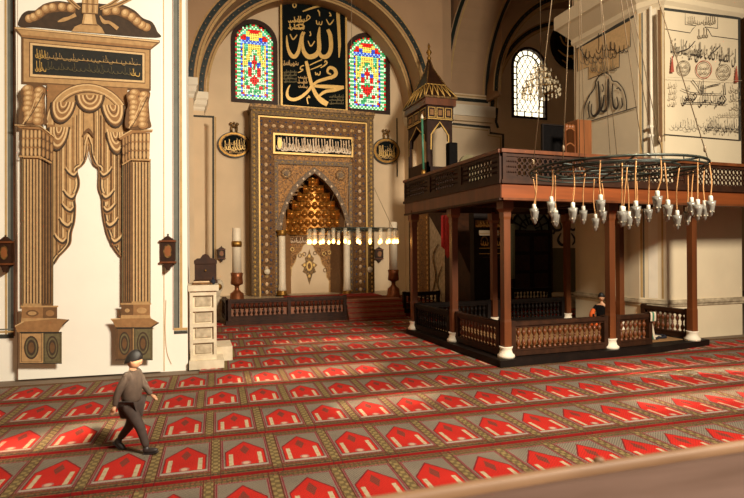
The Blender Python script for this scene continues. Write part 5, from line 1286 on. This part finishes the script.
b = B(); b.ball((.31, 9.98, 1.49), (.045, .045, .05), 'navy', 10, 8); b.lathe([(.012, 0), (.018, .03), (.012, .05)], 'navy', (.31, 9.98, 1.53), 8); tag(b.build('small_dark_jar', origin=(.31, 9.98, 1.44)), 'small dark blue jar at the right end of the marble stand top', 'jar')
wb_ = thing('wooden_chest', 'dark wooden chest with a curved cresting, standing above the marble stand', 'box', (.16, 10.42, 1.44))
cx0, cx1 = .0, .38
b = B(); b.bevbox(cx0, cx1, 10.3, 10.55, 1.50, 1.80, 'wood_dark', .01); b.bevbox(cx0-.02, cx1+.02, 10.28, 10.57, 1.44, 1.50, 'wood_dark', .01); b.build('body', wb_)
b = B(); L = [(cx0-.01, 1.80), (cx0-.01, 1.86), (cx0+.05, 1.90), (cx0+.10, 1.90), (cx0+.14, 1.96), (.19, 1.985), (cx1-.14, 1.96), (cx1-.10, 1.90), (cx1-.05, 1.90), (cx1+.01, 1.86), (cx1+.01, 1.80)]
b.prism([L], lambda u, v: Vector((u, 10.29, v)), 'wood_dark', Vector((0, .26, 0))); b.build('curved_cresting', wb_)
b = B(); b.ball((.19, 10.285, 1.68), .018, 'gold', 8, 6); b.build('lock', wb_)
# curved marble flank behind with a gilt rosette
mf = thing('marble_scroll_panel', 'pale curved marble panel with a gilt rosette between the marble stand and left candle', 'stand', (.55, 16.4, 0))
L = [(.35, 0), (.35, 1.2), (.42, 1.26), (.5, 1.16), (.6, 1.2), (.76, 1.15), (.8, .98), (.7, .75), (.74, .5), (.68, 0)]
L = [(p.x, p.y) for p in cat_rom([(a, c, 0) for a, c in L], 4, True)]
b = B(); b.prism([L], lambda u, v: Vector((u, 16.3, max(v, 0))), 'marble_vein', Vector((0, .4, 0))); b.build('panel', mf)
b = B(); b.lathe([(.0, 0), (.10, .01), (.08, .04), (.03, .06), (0, .07)], 'gold', (0, 0, 0), 10); b.v = [(.66+p[0], 16.3-p[2], .98+p[1]) for p in b.v]; b.build('gilt_rosette', mf)
b = B(); g = Draw(WORLD_Y(16.3), b, base=.004, px=False); g.rib([(.4, .7), (.44, 1.0), (.5, 1.02), (.52, .8), (.58, .6)], [.02, .04, .04, .03, .02], 't2'); b.build('carved_vein', mf)

# ---------------------------------------------------------------- things standing on the gallery
b = B(); cb = thing('wooden_cabinet', 'orange-brown wooden cabinet on the gallery beside the inscribed pier', 'cabinet', (8.3, 10.6, 3.2))
x, z1 = WORLD_Y(10.5).px(577.5, 119); x2, _ = WORLD_Y(10.5).px(591.5, 119)
b.bevbox(x, x2, 10.5, 11.0, 3.2, z1, 'wood_orange', .015); b.build('body', cb); b = B(); b.box(x+.05, x2-.05, 10.48, 10.5, 3.35, z1-.1, 'wood_orange'); b.build('door', cb)
x, z1 = WORLD_Y(10.9).px(543, 125); x2, _ = WORLD_Y(10.9).px(564, 125); 
ds = thing('dark_screen', 'black cloth-covered screen standing on the gallery left of the wooden cabinet', 'screen', ((x+x2)/2, 10.9, 3.2))
b = B(); b.box(x, x2, 10.9, 10.93, 3.35, z1, 'black_cloth'); b.build('cloth_panel', ds)
b = B(); b.box(x-.03, x, 10.88, 10.95, 3.2, z1+.03, 'wood_black'); b.box(x2, x2+.03, 10.88, 10.95, 3.2, z1+.03, 'wood_black'); b.box(x, x2, 10.88, 10.95, z1, z1+.03, 'wood_black'); b.build('frame', ds)
def carved_chair(px0, px1, ytop, Y, label):
    xa, zt = WORLD_Y(Y).px(px0, ytop); xb, _ = WORLD_Y(Y).px(px1, ytop); r_ = thing('carved_chair', label, 'chair', ((xa+xb)/2, Y, 3.2))
    zs = 3.2+.45
    b = B(); b.bevbox(xa, xb, Y-.42, Y, zs-.05, zs, 'wood', .01); b.build('seat', r_)
    for x_ in (xa+.03, xb-.03):
        b = B(); b.tube([(x_, Y, 3.2), (x_, Y, zs), (x_, Y+.04, zt)], .025, 'wood', 6); b.build('leg', r_)
        b = B(); b.tube([(x_, Y-.4, 3.2), (x_, Y-.4, zs-.04)], .022, 'wood', 6); b.build('leg', r_)
    for k in range(3): z = zs+.15+(zt-zs-.15)*(k+.6)/3; b = B(); b.tube(cat_rom([(xa+.03, Y+.03, z), ((xa+xb)/2, Y+.03, z+.07), (xb-.03, Y+.03, z)], 5), .022, 'wood_orange', 6); b.build('back_slat', r_)
    b = B()
    for k in range(3): x_ = xa+(xb-xa)*(k+1)/4; b.ball((x_, Y+.03, zt-.05), (.05, .03, .06), 'wood_orange', 8, 6)
    b.tube([(xa+.03, Y+.03, zt-.09), (xb-.03, Y+.03, zt-.09)], .02, 'wood_orange', 6); b.build('carved_crest', r_)
carved_chair(565, 576.5, 124, 10.3, 'carved wooden chair on the gallery between the black screen and the cabinet')
x, z = WORLD_Y(11.2).px(469, 151); r_ = thing('round_backed_chair', 'brown round-backed upholstered chair showing above the gallery side railing', 'chair', (x, 11.2, 3.2))
b = B(); b.prism([arc(x, z-.32, .24, 0, PI, 12)+[(x-.24, 3.6), (x+.24, 3.6)]], lambda u, v: Vector((u, 11.2, v)), 'olive', Vector((0, .07, 0))); b.build('backrest', r_)
b = B(); b.bevbox(x-.24, x+.24, 10.8, 11.2, 3.55, 3.65, 'olive', .02); b.build('seat', r_)
for a in (-.2, .2):
    for c_ in (10.84, 11.16): b = B(); b.tube([(x+a, c_, 3.2), (x+a, c_, 3.56)], .02, 'wood_dark', 6); b.build('leg', r_)
x, z = WORLD_Y(12.1).px(452, 143); sp = thing('loudspeaker', 'narrow black loudspeaker on a short stand at the gallery edge beside the kiosk', 'speaker', (x, 12.1, 3.2))
b = B(); b.bevbox(x-.12, x+.1, 12.0, 12.2, 3.5, z, 'black_cloth', .02); b.build('cabinet', sp); b = B(); b.tube([(x, 12.1, 3.22), (x, 12.1, 3.5)], .02, 'metal_dark', 6); b.lathe([(.12, 3.2), (.12, 3.22)], 'metal_dark', (x, 12.1, 0), 10); b.build('stand', sp)

# ---------------------------------------------------------------- doorway with fanlight on the back wall, behind the gallery
P20 = WORLD_Y(19.96); a, zt = P20.px(511, 214); c, _ = P20.px(549, 214); zb = .1
b = B(); b.box(a, c, 19.9, 19.99, zb, 2.75, 'wood_black'); b.box(a-.1, a, 19.86, 19.99, zb, 3.5, 'wood_dark'); b.box(c, c+.1, 19.86, 19.99, zb, 3.5, 'wood_dark'); b.box(a, c, 19.88, 19.99, 2.7, 2.8, 'wood_dark')
cx = (a+c)/2; R = (c-a)/2
b.prism([[(a, 2.8)]+list(reversed(arc(cx, 2.8, R*.98, 0, PI, 16)))+[(c, 2.8)]], lambda u, v: Vector((u, 19.95, v)), 'stripe_blue', Vector((0, .03, 0)))
for i in range(9):
    t = PI*i/8; b.tube([(cx+.25*math.cos(t), 19.92, 2.8+.25*math.sin(t)), (cx+R*.95*math.cos(t), 19.92, 2.8+R*.95*math.sin(t))], .035, 'wood_black', 5)
b.tube([(cx+R*math.cos(PI*i/20), 19.92, 2.8+R*math.sin(PI*i/20)) for i in range(21)], .05, 'wood_black', 6)
b.tube([(cx+.55*math.cos(PI*i/20), 19.92, 2.8+.55*math.sin(PI*i/20)) for i in range(21)], .03, 'wood_black', 6)
for i in range(2):
    for j in range(3): b.box(a+.15+i*(R-.02), a+R-.1+i*(R-.02), 19.88, 19.9, .3+j*.8, .95+j*.8, 'wood_dark')
struct(b.build('door_1'))
b = B()
for i in range(6):
    x0 = WORLD_Y(17.5).px(508, 230)[0]+.05*i; b.tube([(x0, 17.5+.02*math.sin(i*2), .9), (x0, 17.5+.02*math.sin(i*2+1), 2.95)], .03, 'olive', 6)
tag(b.build('pale_curtain', origin=(x0-.15, 17.5, .9)), 'narrow pale green curtain hanging left of the dark fanlit doorway', 'curtain')

# ---------------------------------------------------------------- people
def skin(name, J, E_, mt, parent, sub=2, extra=None):
    me = bpy.data.meshes.new(name); names = list(J); me.from_pydata([J[n][0] for n in names], [(names.index(a), names.index(c_)) for a, c_ in E_], [])
    o = bpy.data.objects.new(name, me); C.objects.link(o); o.parent = parent; o['_o'] = [0, 0, 0]
    m = o.modifiers.new('skin', 'SKIN'); m.use_smooth_shade = True
    if not me.skin_vertices: bpy.context.view_layer.objects.active = o
    sv = me.skin_vertices[0].data if me.skin_vertices else None
    if sv is None:
        bm = bmesh.new(); bm.from_mesh(me); bm.verts.layers.skin.verify(); bm.to_mesh(me); bm.free(); sv = me.skin_vertices[0].data
    for i, n in enumerate(names): r = J[n][1]; sv[i].radius = (r, r) if not isinstance(r, tuple) else r
    sv[0].use_root = True
    s_ = o.modifiers.new('sub', 'SUBSURF'); s_.levels = sub; s_.render_levels = sub
    me.materials.append(MATS[mt]); return o
def head(parent, c, r, yaw, pitch=0, hair='hair'):
    """head with brow, nose, mouth, ears and cropped hair; faces +x before yaw"""
    M_ = Matrix.Translation(Vector(c)) @ Matrix.Rotation(yaw, 4, 'Z') @ Matrix.Rotation(pitch, 4, 'Y')
    b = B(); R = []
    for i in range(15):
        a = -PI/2+PI*i/14; z = math.sin(a); w = math.cos(a); jaw = 1-.22*max(0, -z-.1)
        R.append([(r*(.92*w*jaw*math.cos(t)+(.06*max(0, math.cos(t)) if z < 0 else 0)*w), r*.78*w*jaw*math.sin(t), r*1.15*z) for t in [2*PI*j/18 for j in range(18)]])
    b.rings(R, 'skin', True, False)
    b.ball((r*.9, 0, -.1*r), (r*.16, r*.11, r*.2), 'skin', 8, 6)
    for s_ in (-1, 1):
        b.ball((0, s_*r*.78, -.05*r), (r*.16, r*.07, r*.25), 'skin', 8, 6); b.ball((r*.79, s_*r*.3, .06*r), (r*.08, r*.12, r*.07), 'socket', 8, 5); b.ball((r*.85, s_*r*.3, .06*r), (r*.04, r*.055, r*.055), 'hair', 6, 5)
        b.tube([(r*.84, s_*r*.17, .24*r), (r*.8, s_*r*.45, .26*r)], r*.035, 'hair', 5)
    b.tube([(r*.82, -r*.2, -.45*r), (r*.88, 0, -.47*r), (r*.82, r*.2, -.45*r)], r*.045, 'stripe_red', 6)
    b.v = [tuple(M_ @ Vector(p)) for p in b.v]; h = b.build('head', parent)
    b = B(); R = []
    for i in range(9):
        a = -.15+(PI/2+.15)*i/8
        R.append([(r*(1.0*math.cos(a)*math.cos(t)-.09), r*.86*math.cos(a)*math.sin(t), r*(1.26*math.sin(a)+(.42*max(0, math.cos(t))-.55*max(0, -math.cos(t)))*(1-i/8))+.02*r) for t in [2*PI*j/18 for j in range(18)]])
    b.rings(R, hair, True, False); b.v = [tuple(M_ @ Vector(p)) for p in b.v]; b.build('hair', h)
def hand(b, wr, dirv, side, s, m='skin', curl=.5):
    wr = Vector(wr); d_ = Vector(dirv).normalized(); sd = Vector(side).normalized(); nn = d_.cross(sd)
    b.tube([wr, wr+d_*.3*s, wr+d_*.5*s], [.13*s, .2*s, .17*s], m, 8)
    for i, (o_, l_) in enumerate(((-.15, .36), (-.05, .42), (.05, .39), (.15, .3))):
        p0 = wr+d_*.45*s+sd*o_*s; p1 = p0+(d_+nn*curl*.4)*l_*.5*s; p2 = p1+(d_*.8+nn*curl)*l_*.45*s; b.tube([p0, p1, p2], [.055*s, .05*s, .035*s], m, 6)
    p0 = wr+d_*.15*s-sd*.14*s; b.tube([p0, p0-sd*.14*s+d_*.16*s, p0-sd*.13*s+d_*.34*s], [.06*s, .055*s, .04*s], m, 6)
# seated figure leaning against the inscribed pier
px_, py_ = 9.2, 10.5
sp = thing('person', 'small person in a black top and orange trousers seated against the pier in the gallery', 'person', (px_, py_, .137), None, True)
J = {'hip': ((0, 0, .12), (.13, .12)), 'waist': ((.03, 0, .26), (.12, .10)), 'chest': ((.0, 0, .44), (.13, .11)), 'neck': ((-.02, 0, .58), .045), 'headb': ((-.03, 0, .64), .04),
     'shl': ((0, .14, .5), .055), 'ell': ((-.08, .2, .33), .04), 'wrl': ((-.25, .13, .26), .028), 'shr': ((-.01, -.14, .5), .055), 'elr': ((-.12, -.2, .33), .04), 'wrr': ((-.28, -.1, .27), .028)}
E1 = [('hip', 'waist'), ('waist', 'chest'), ('chest', 'neck'), ('neck', 'headb'), ('chest', 'shl'), ('shl', 'ell'), ('ell', 'wrl'), ('chest', 'shr'), ('shr', 'elr'), ('elr', 'wrr')]
bd = skin('body', {k: (v[0], (tuple(q*.88 for q in v[1]) if isinstance(v[1], tuple) else v[1]*.88)) for k, v in J.items()}, E1, 'skin', sp)
skin('black_top', {k: v for k, v in J.items() if k not in ('headb',)} | {'neck': ((-.015, 0, .55), .05)}, [e for e in E1 if 'headb' not in e], 'black_cloth', bd)
T_ = {'hip': ((0, 0, .11), (.15, .12)), 'kl': ((-.3, .24, .15), .085), 'fl': ((-.22, -.1, .06), .05), 'kr': ((-.28, -.26, .15), .085), 'fr': ((-.36, .06, .06), .05)}
skin('orange_trousers', T_, [('hip', 'kl'), ('kl', 'fl'), ('hip', 'kr'), ('kr', 'fr')], 'orange_cloth', bd)
skin('orange_shawl', {'a': ((-.05, .17, .46), .05), 'b': ((-.10, .22, .30), .07), 'c': ((-.2, .12, .2), .08), 'd': ((-.24, -.1, .2), .08), 'e': ((-.14, -.22, .3), .07)}, [('a', 'b'), ('b', 'c'), ('c', 'd'), ('d', 'e')], 'orange_cloth', bd)
sp['_o'] = [0, 0, 0]; sp_rot = math.radians(40); sp.rotation_euler = (0, 0, sp_rot)
head(sp, (-.05, 0, .74), .088, PI, .25)
b = B(); hand(b, (-.25, .13, .26), (-1, -.3, -.2), (0, -1, 0), .13); b.build('hand', bd); b = B(); hand(b, (-.28, -.1, .27), (-1, .3, -.2), (0, 1, 0), .13); b.build('hand', bd)
b = B(); b.bevbox(-.42, -.28, -.1, .13, .25, .265, 'white_cloth', .004); bk = b.build('open_book'); bk.location = (px_, py_, .137); bk.rotation_euler = (0, 0, sp_rot); tag(bk, 'small pale open book held in the lap of the seated person', 'book')
# child crossing the carpet in front of the painted board
kx, ky = -.62, 6.0
kd = thing('person', 'small child in dark grey-brown clothes walking across the carpet before the painted board', 'person', (kx, ky, .008)); kd['_o'] = [0, 0, 0]; kd.rotation_euler = (0, 0, math.radians(-22)); kd.scale = (.93, .93, .93)
S0 = 1.0
K = {'pel': ((0, 0, .52), (.085, .1)), 'wst': ((.0, 0, .62), (.08, .095)), 'chs': ((.01, 0, .76), (.085, .11)), 'nk': ((.015, 0, .885), .042), 'hd': ((.025, 0, .95), .045),
     'sl': ((.01, .115, .84), .042), 'el': ((.07, .15, .69), .032), 'wl': ((.16, .13, .58), .022), 'sr': ((.01, -.115, .84), .042), 'er': ((-.07, -.15, .68), .032), 'wr': ((-.11, -.15, .53), .022),
     'hl': ((0, .06, .49), .068), 'kl': ((-.04, .065, .28), .048), 'al': ((-.18, .065, .1), .032), 'hr': ((0, -.06, .49), .068), 'kr': ((.13, -.065, .29), .048), 'ar': ((.2, -.065, .06), .032)}
EK = [('pel', 'wst'), ('wst', 'chs'), ('chs', 'nk'), ('nk', 'hd'), ('chs', 'sl'), ('sl', 'el'), ('el', 'wl'), ('chs', 'sr'), ('sr', 'er'), ('er', 'wr'), ('pel', 'hl'), ('hl', 'kl'), ('kl', 'al'), ('pel', 'hr'), ('hr', 'kr'), ('kr', 'ar')]
sc = lambda r, f: tuple(q*f for q in r) if isinstance(r, tuple) else r*f
kb = skin('body', {k: (v[0], sc(v[1], (1 if k in ('nk', 'hd') else .5 if k in ('sl', 'sr', 'chs', 'el', 'er', 'hl', 'hr', 'pel', 'wst') else .78))) for k, v in K.items()}, EK, 'skin', kd)
top = ['pel', 'wst', 'chs', 'sl', 'el', 'wl', 'sr', 'er', 'wr']; leg = ['pel', 'hl', 'kl', 'al', 'hr', 'kr', 'ar']
skin('jumper', {k: (K[k][0], sc(K[k][1], 1.32)) for k in top} | {'nk2': ((.013, 0, .89), .05)}, [e for e in EK if e[0] in top and e[1] in top]+[('chs', 'nk2')], 'brown_cloth', kb)
skin('trousers', {k: (K[k][0], sc(K[k][1], 1.18)) for k in leg}, [e for e in EK if e[0] in leg and e[1] in leg], 'brown_dark_cloth', kb)
for nm, (x, y, z), pt in (('shoe', (-.19, .065, .06), -.7), ('shoe', (.21, -.065, .03), .12)):
    b = B(); b.ball((.035, 0, .0), (.085, .034, .03), 'shoe', 12, 8); b.ball((-.015, 0, .015), (.04, .032, .045), 'shoe', 10, 8); b.box(-.045, .115, -.03, .03, -.03, -.02, 'shoe'); M_ = Matrix.Translation((x, y, z)) @ Matrix.Rotation(-pt if nm == 'x' else (.75 if z > .05 else -.12), 4, 'Y'); b.v = [tuple(M_ @ Vector(p)) for p in b.v]; b.build(nm, kb)
for sy_ in (-1, 1): b = B(); b.ball((.008, sy_*.098, .838), (.056, .052, .054), 'brown_cloth', 12, 8); b.build('sleeve_top', kb)
head(kd, (.035, 0, 1.0), .09, 0, .2)
b = B(); hand(b, (.16, .13, .58), (.8, 0, -.5), (0, -1, 0), .11); b.build('hand', kb); b = B(); hand(b, (-.11, -.15, .53), (-.2, 0, -1), (1, 0, 0), .11); b.build('hand', kb)

# ---------------------------------------------------------------- foreground rail of the raised place the camera looks out from
fr_ = thing('foreground_rail', 'broad blurred brown handrail close to the camera across the lower right corner', 'railing', (1.2, 1.1, .6))
y1 = 1.2; b = B(); R = []
prof = [(.60, 1.36), (.60, 1.40), (.62, 1.425), (1.10, 1.435), (1.14, 1.43), (1.16, 1.40), (1.16, 1.36)]
for x, dz in ((-2.5, .0), (0, .0), (.9, .0), (2.2, -.01), (4.5, -.03)): R.append([(x, y+.05, z+.01+dz) for y, z in prof])
b.rings(R, 'rail_stone', True); b.build('handrail', fr_)
b = B(); pts = []
R = []
for x, dz in ((-2.5, 0), (0, 0), (.9, 0), (2.2, -.01), (4.5, -.03)): R.append([(x, y, z+dz) for y, z in ((1.2, 1.40), (1.2, 1.452), (1.215, 1.462), (1.225, 1.46), (1.232, 1.45), (1.232, 1.40))])
b.rings(R, 'rail_edge', True); b.ball((1.06, 1.225, 1.46), (.018, .014, .010), 'rail_edge', 8, 6); b.build('edge_moulding', fr_)
b = B(); 
for x in [-2.4+.22*i for i in range(31)]: pass
b.box(-2.5, 4.5, .98, 1.12, .5, 1.37, 'rail_stone'); b.build('parapet', fr_)
b = B(); b.box(-2.6, 4.6, -1.5, 1.3, 0, .5, 'floor_stone'); struct(b.build('floor_dais'))
# ---------------------------------------------------------------- camera, light
cd = bpy.data.cameras.new('camera'); cam = bpy.data.objects.new('camera', cd); C.objects.link(cam)
cam.location = (0, 0, H); cd.sensor_width = 36; cd.lens = F/744*36
cam.rotation_euler = (PI/2, -0.0, -YAW)
cam.rotation_mode = 'XYZ'
fw = Vector((sY, cY, 0)); rt = Vector((cY, -sY, 0)); upv = Vector((0, 0, 1))
r2 = rt*math.cos(ROLL)-upv*math.sin(ROLL)*-1*-1; 
# image content turned counter-clockwise by ROLL
xr = (rt*math.cos(ROLL)-upv*math.sin(ROLL)); ur = (rt*math.sin(ROLL)+upv*math.cos(ROLL))
M3 = Matrix((xr, ur, -fw)).transposed(); cam.rotation_euler = M3.to_euler()
cd.dof.use_dof = True; cd.dof.focus_distance = 11; cd.dof.aperture_fstop = 2.4; cd.clip_start = .05
bpy.context.scene.camera = cam
def area(name, loc, tgt, size, power, col, spread=180):
    l = bpy.data.lights.new(name, 'AREA'); l.shape = 'RECTANGLE'; l.size, l.size_y = size; l.energy = power; l.color = col; l.spread = math.radians(spread)
    o = bpy.data.objects.new(name, l); C.objects.link(o); o.location = loc
    o.rotation_euler = (Vector(tgt)-Vector(loc)).to_track_quat('-Z', 'Y').to_euler(); return o
area('daylight_from_entrance_windows', (6.2, -2.2, 8.7), (2.6, 9.5, 2.6), (2.4, 1.8), 1400, (1, .9, .74), 120)
area('mihrab_bay_spill', (4.2, 13.5, 8.5), (4.2, 20, 4), (2, 1), 45, (1, .78, .5), 120)
for i, (sx, tx, ty, wx, e_) in enumerate(((3, -1.9, 6.5, 2.6, 9), (4, 1.9, 8.9, 2.4, 9), (5, 2.6, 6.9, 1.6, 6), (6, 8.3, 6.75, 3.6, 10), (6, 6.6, 5.6, 2.2, 6), (3, 3.0, 11.6, 2.6, 7))):
    o = area('window_slit_light', (sx, -2.4, 9.4), (tx, ty, 0), (wx, .12), e_, (1, .88, .66), 3)
def point(name, loc, power, col, r=.15):
    l = bpy.data.lights.new(name, 'POINT'); l.energy = power; l.color = col; l.shadow_soft_size = r
    o = bpy.data.objects.new(name, l); C.objects.link(o); o.location = loc; return o
w = bpy.data.worlds.new('world'); bpy.context.scene.world = w; w.use_nodes = True
w.node_tree.nodes['Background'].inputs[0].default_value = (1, .78, .54, 1); w.node_tree.nodes['Background'].inputs[1].default_value = .10
s = bpy.context.scene; s.view_settings.view_transform = 'Standard'; s.view_settings.look = 'None'; s.view_settings.gamma = 1; s.view_settings.exposure = .3
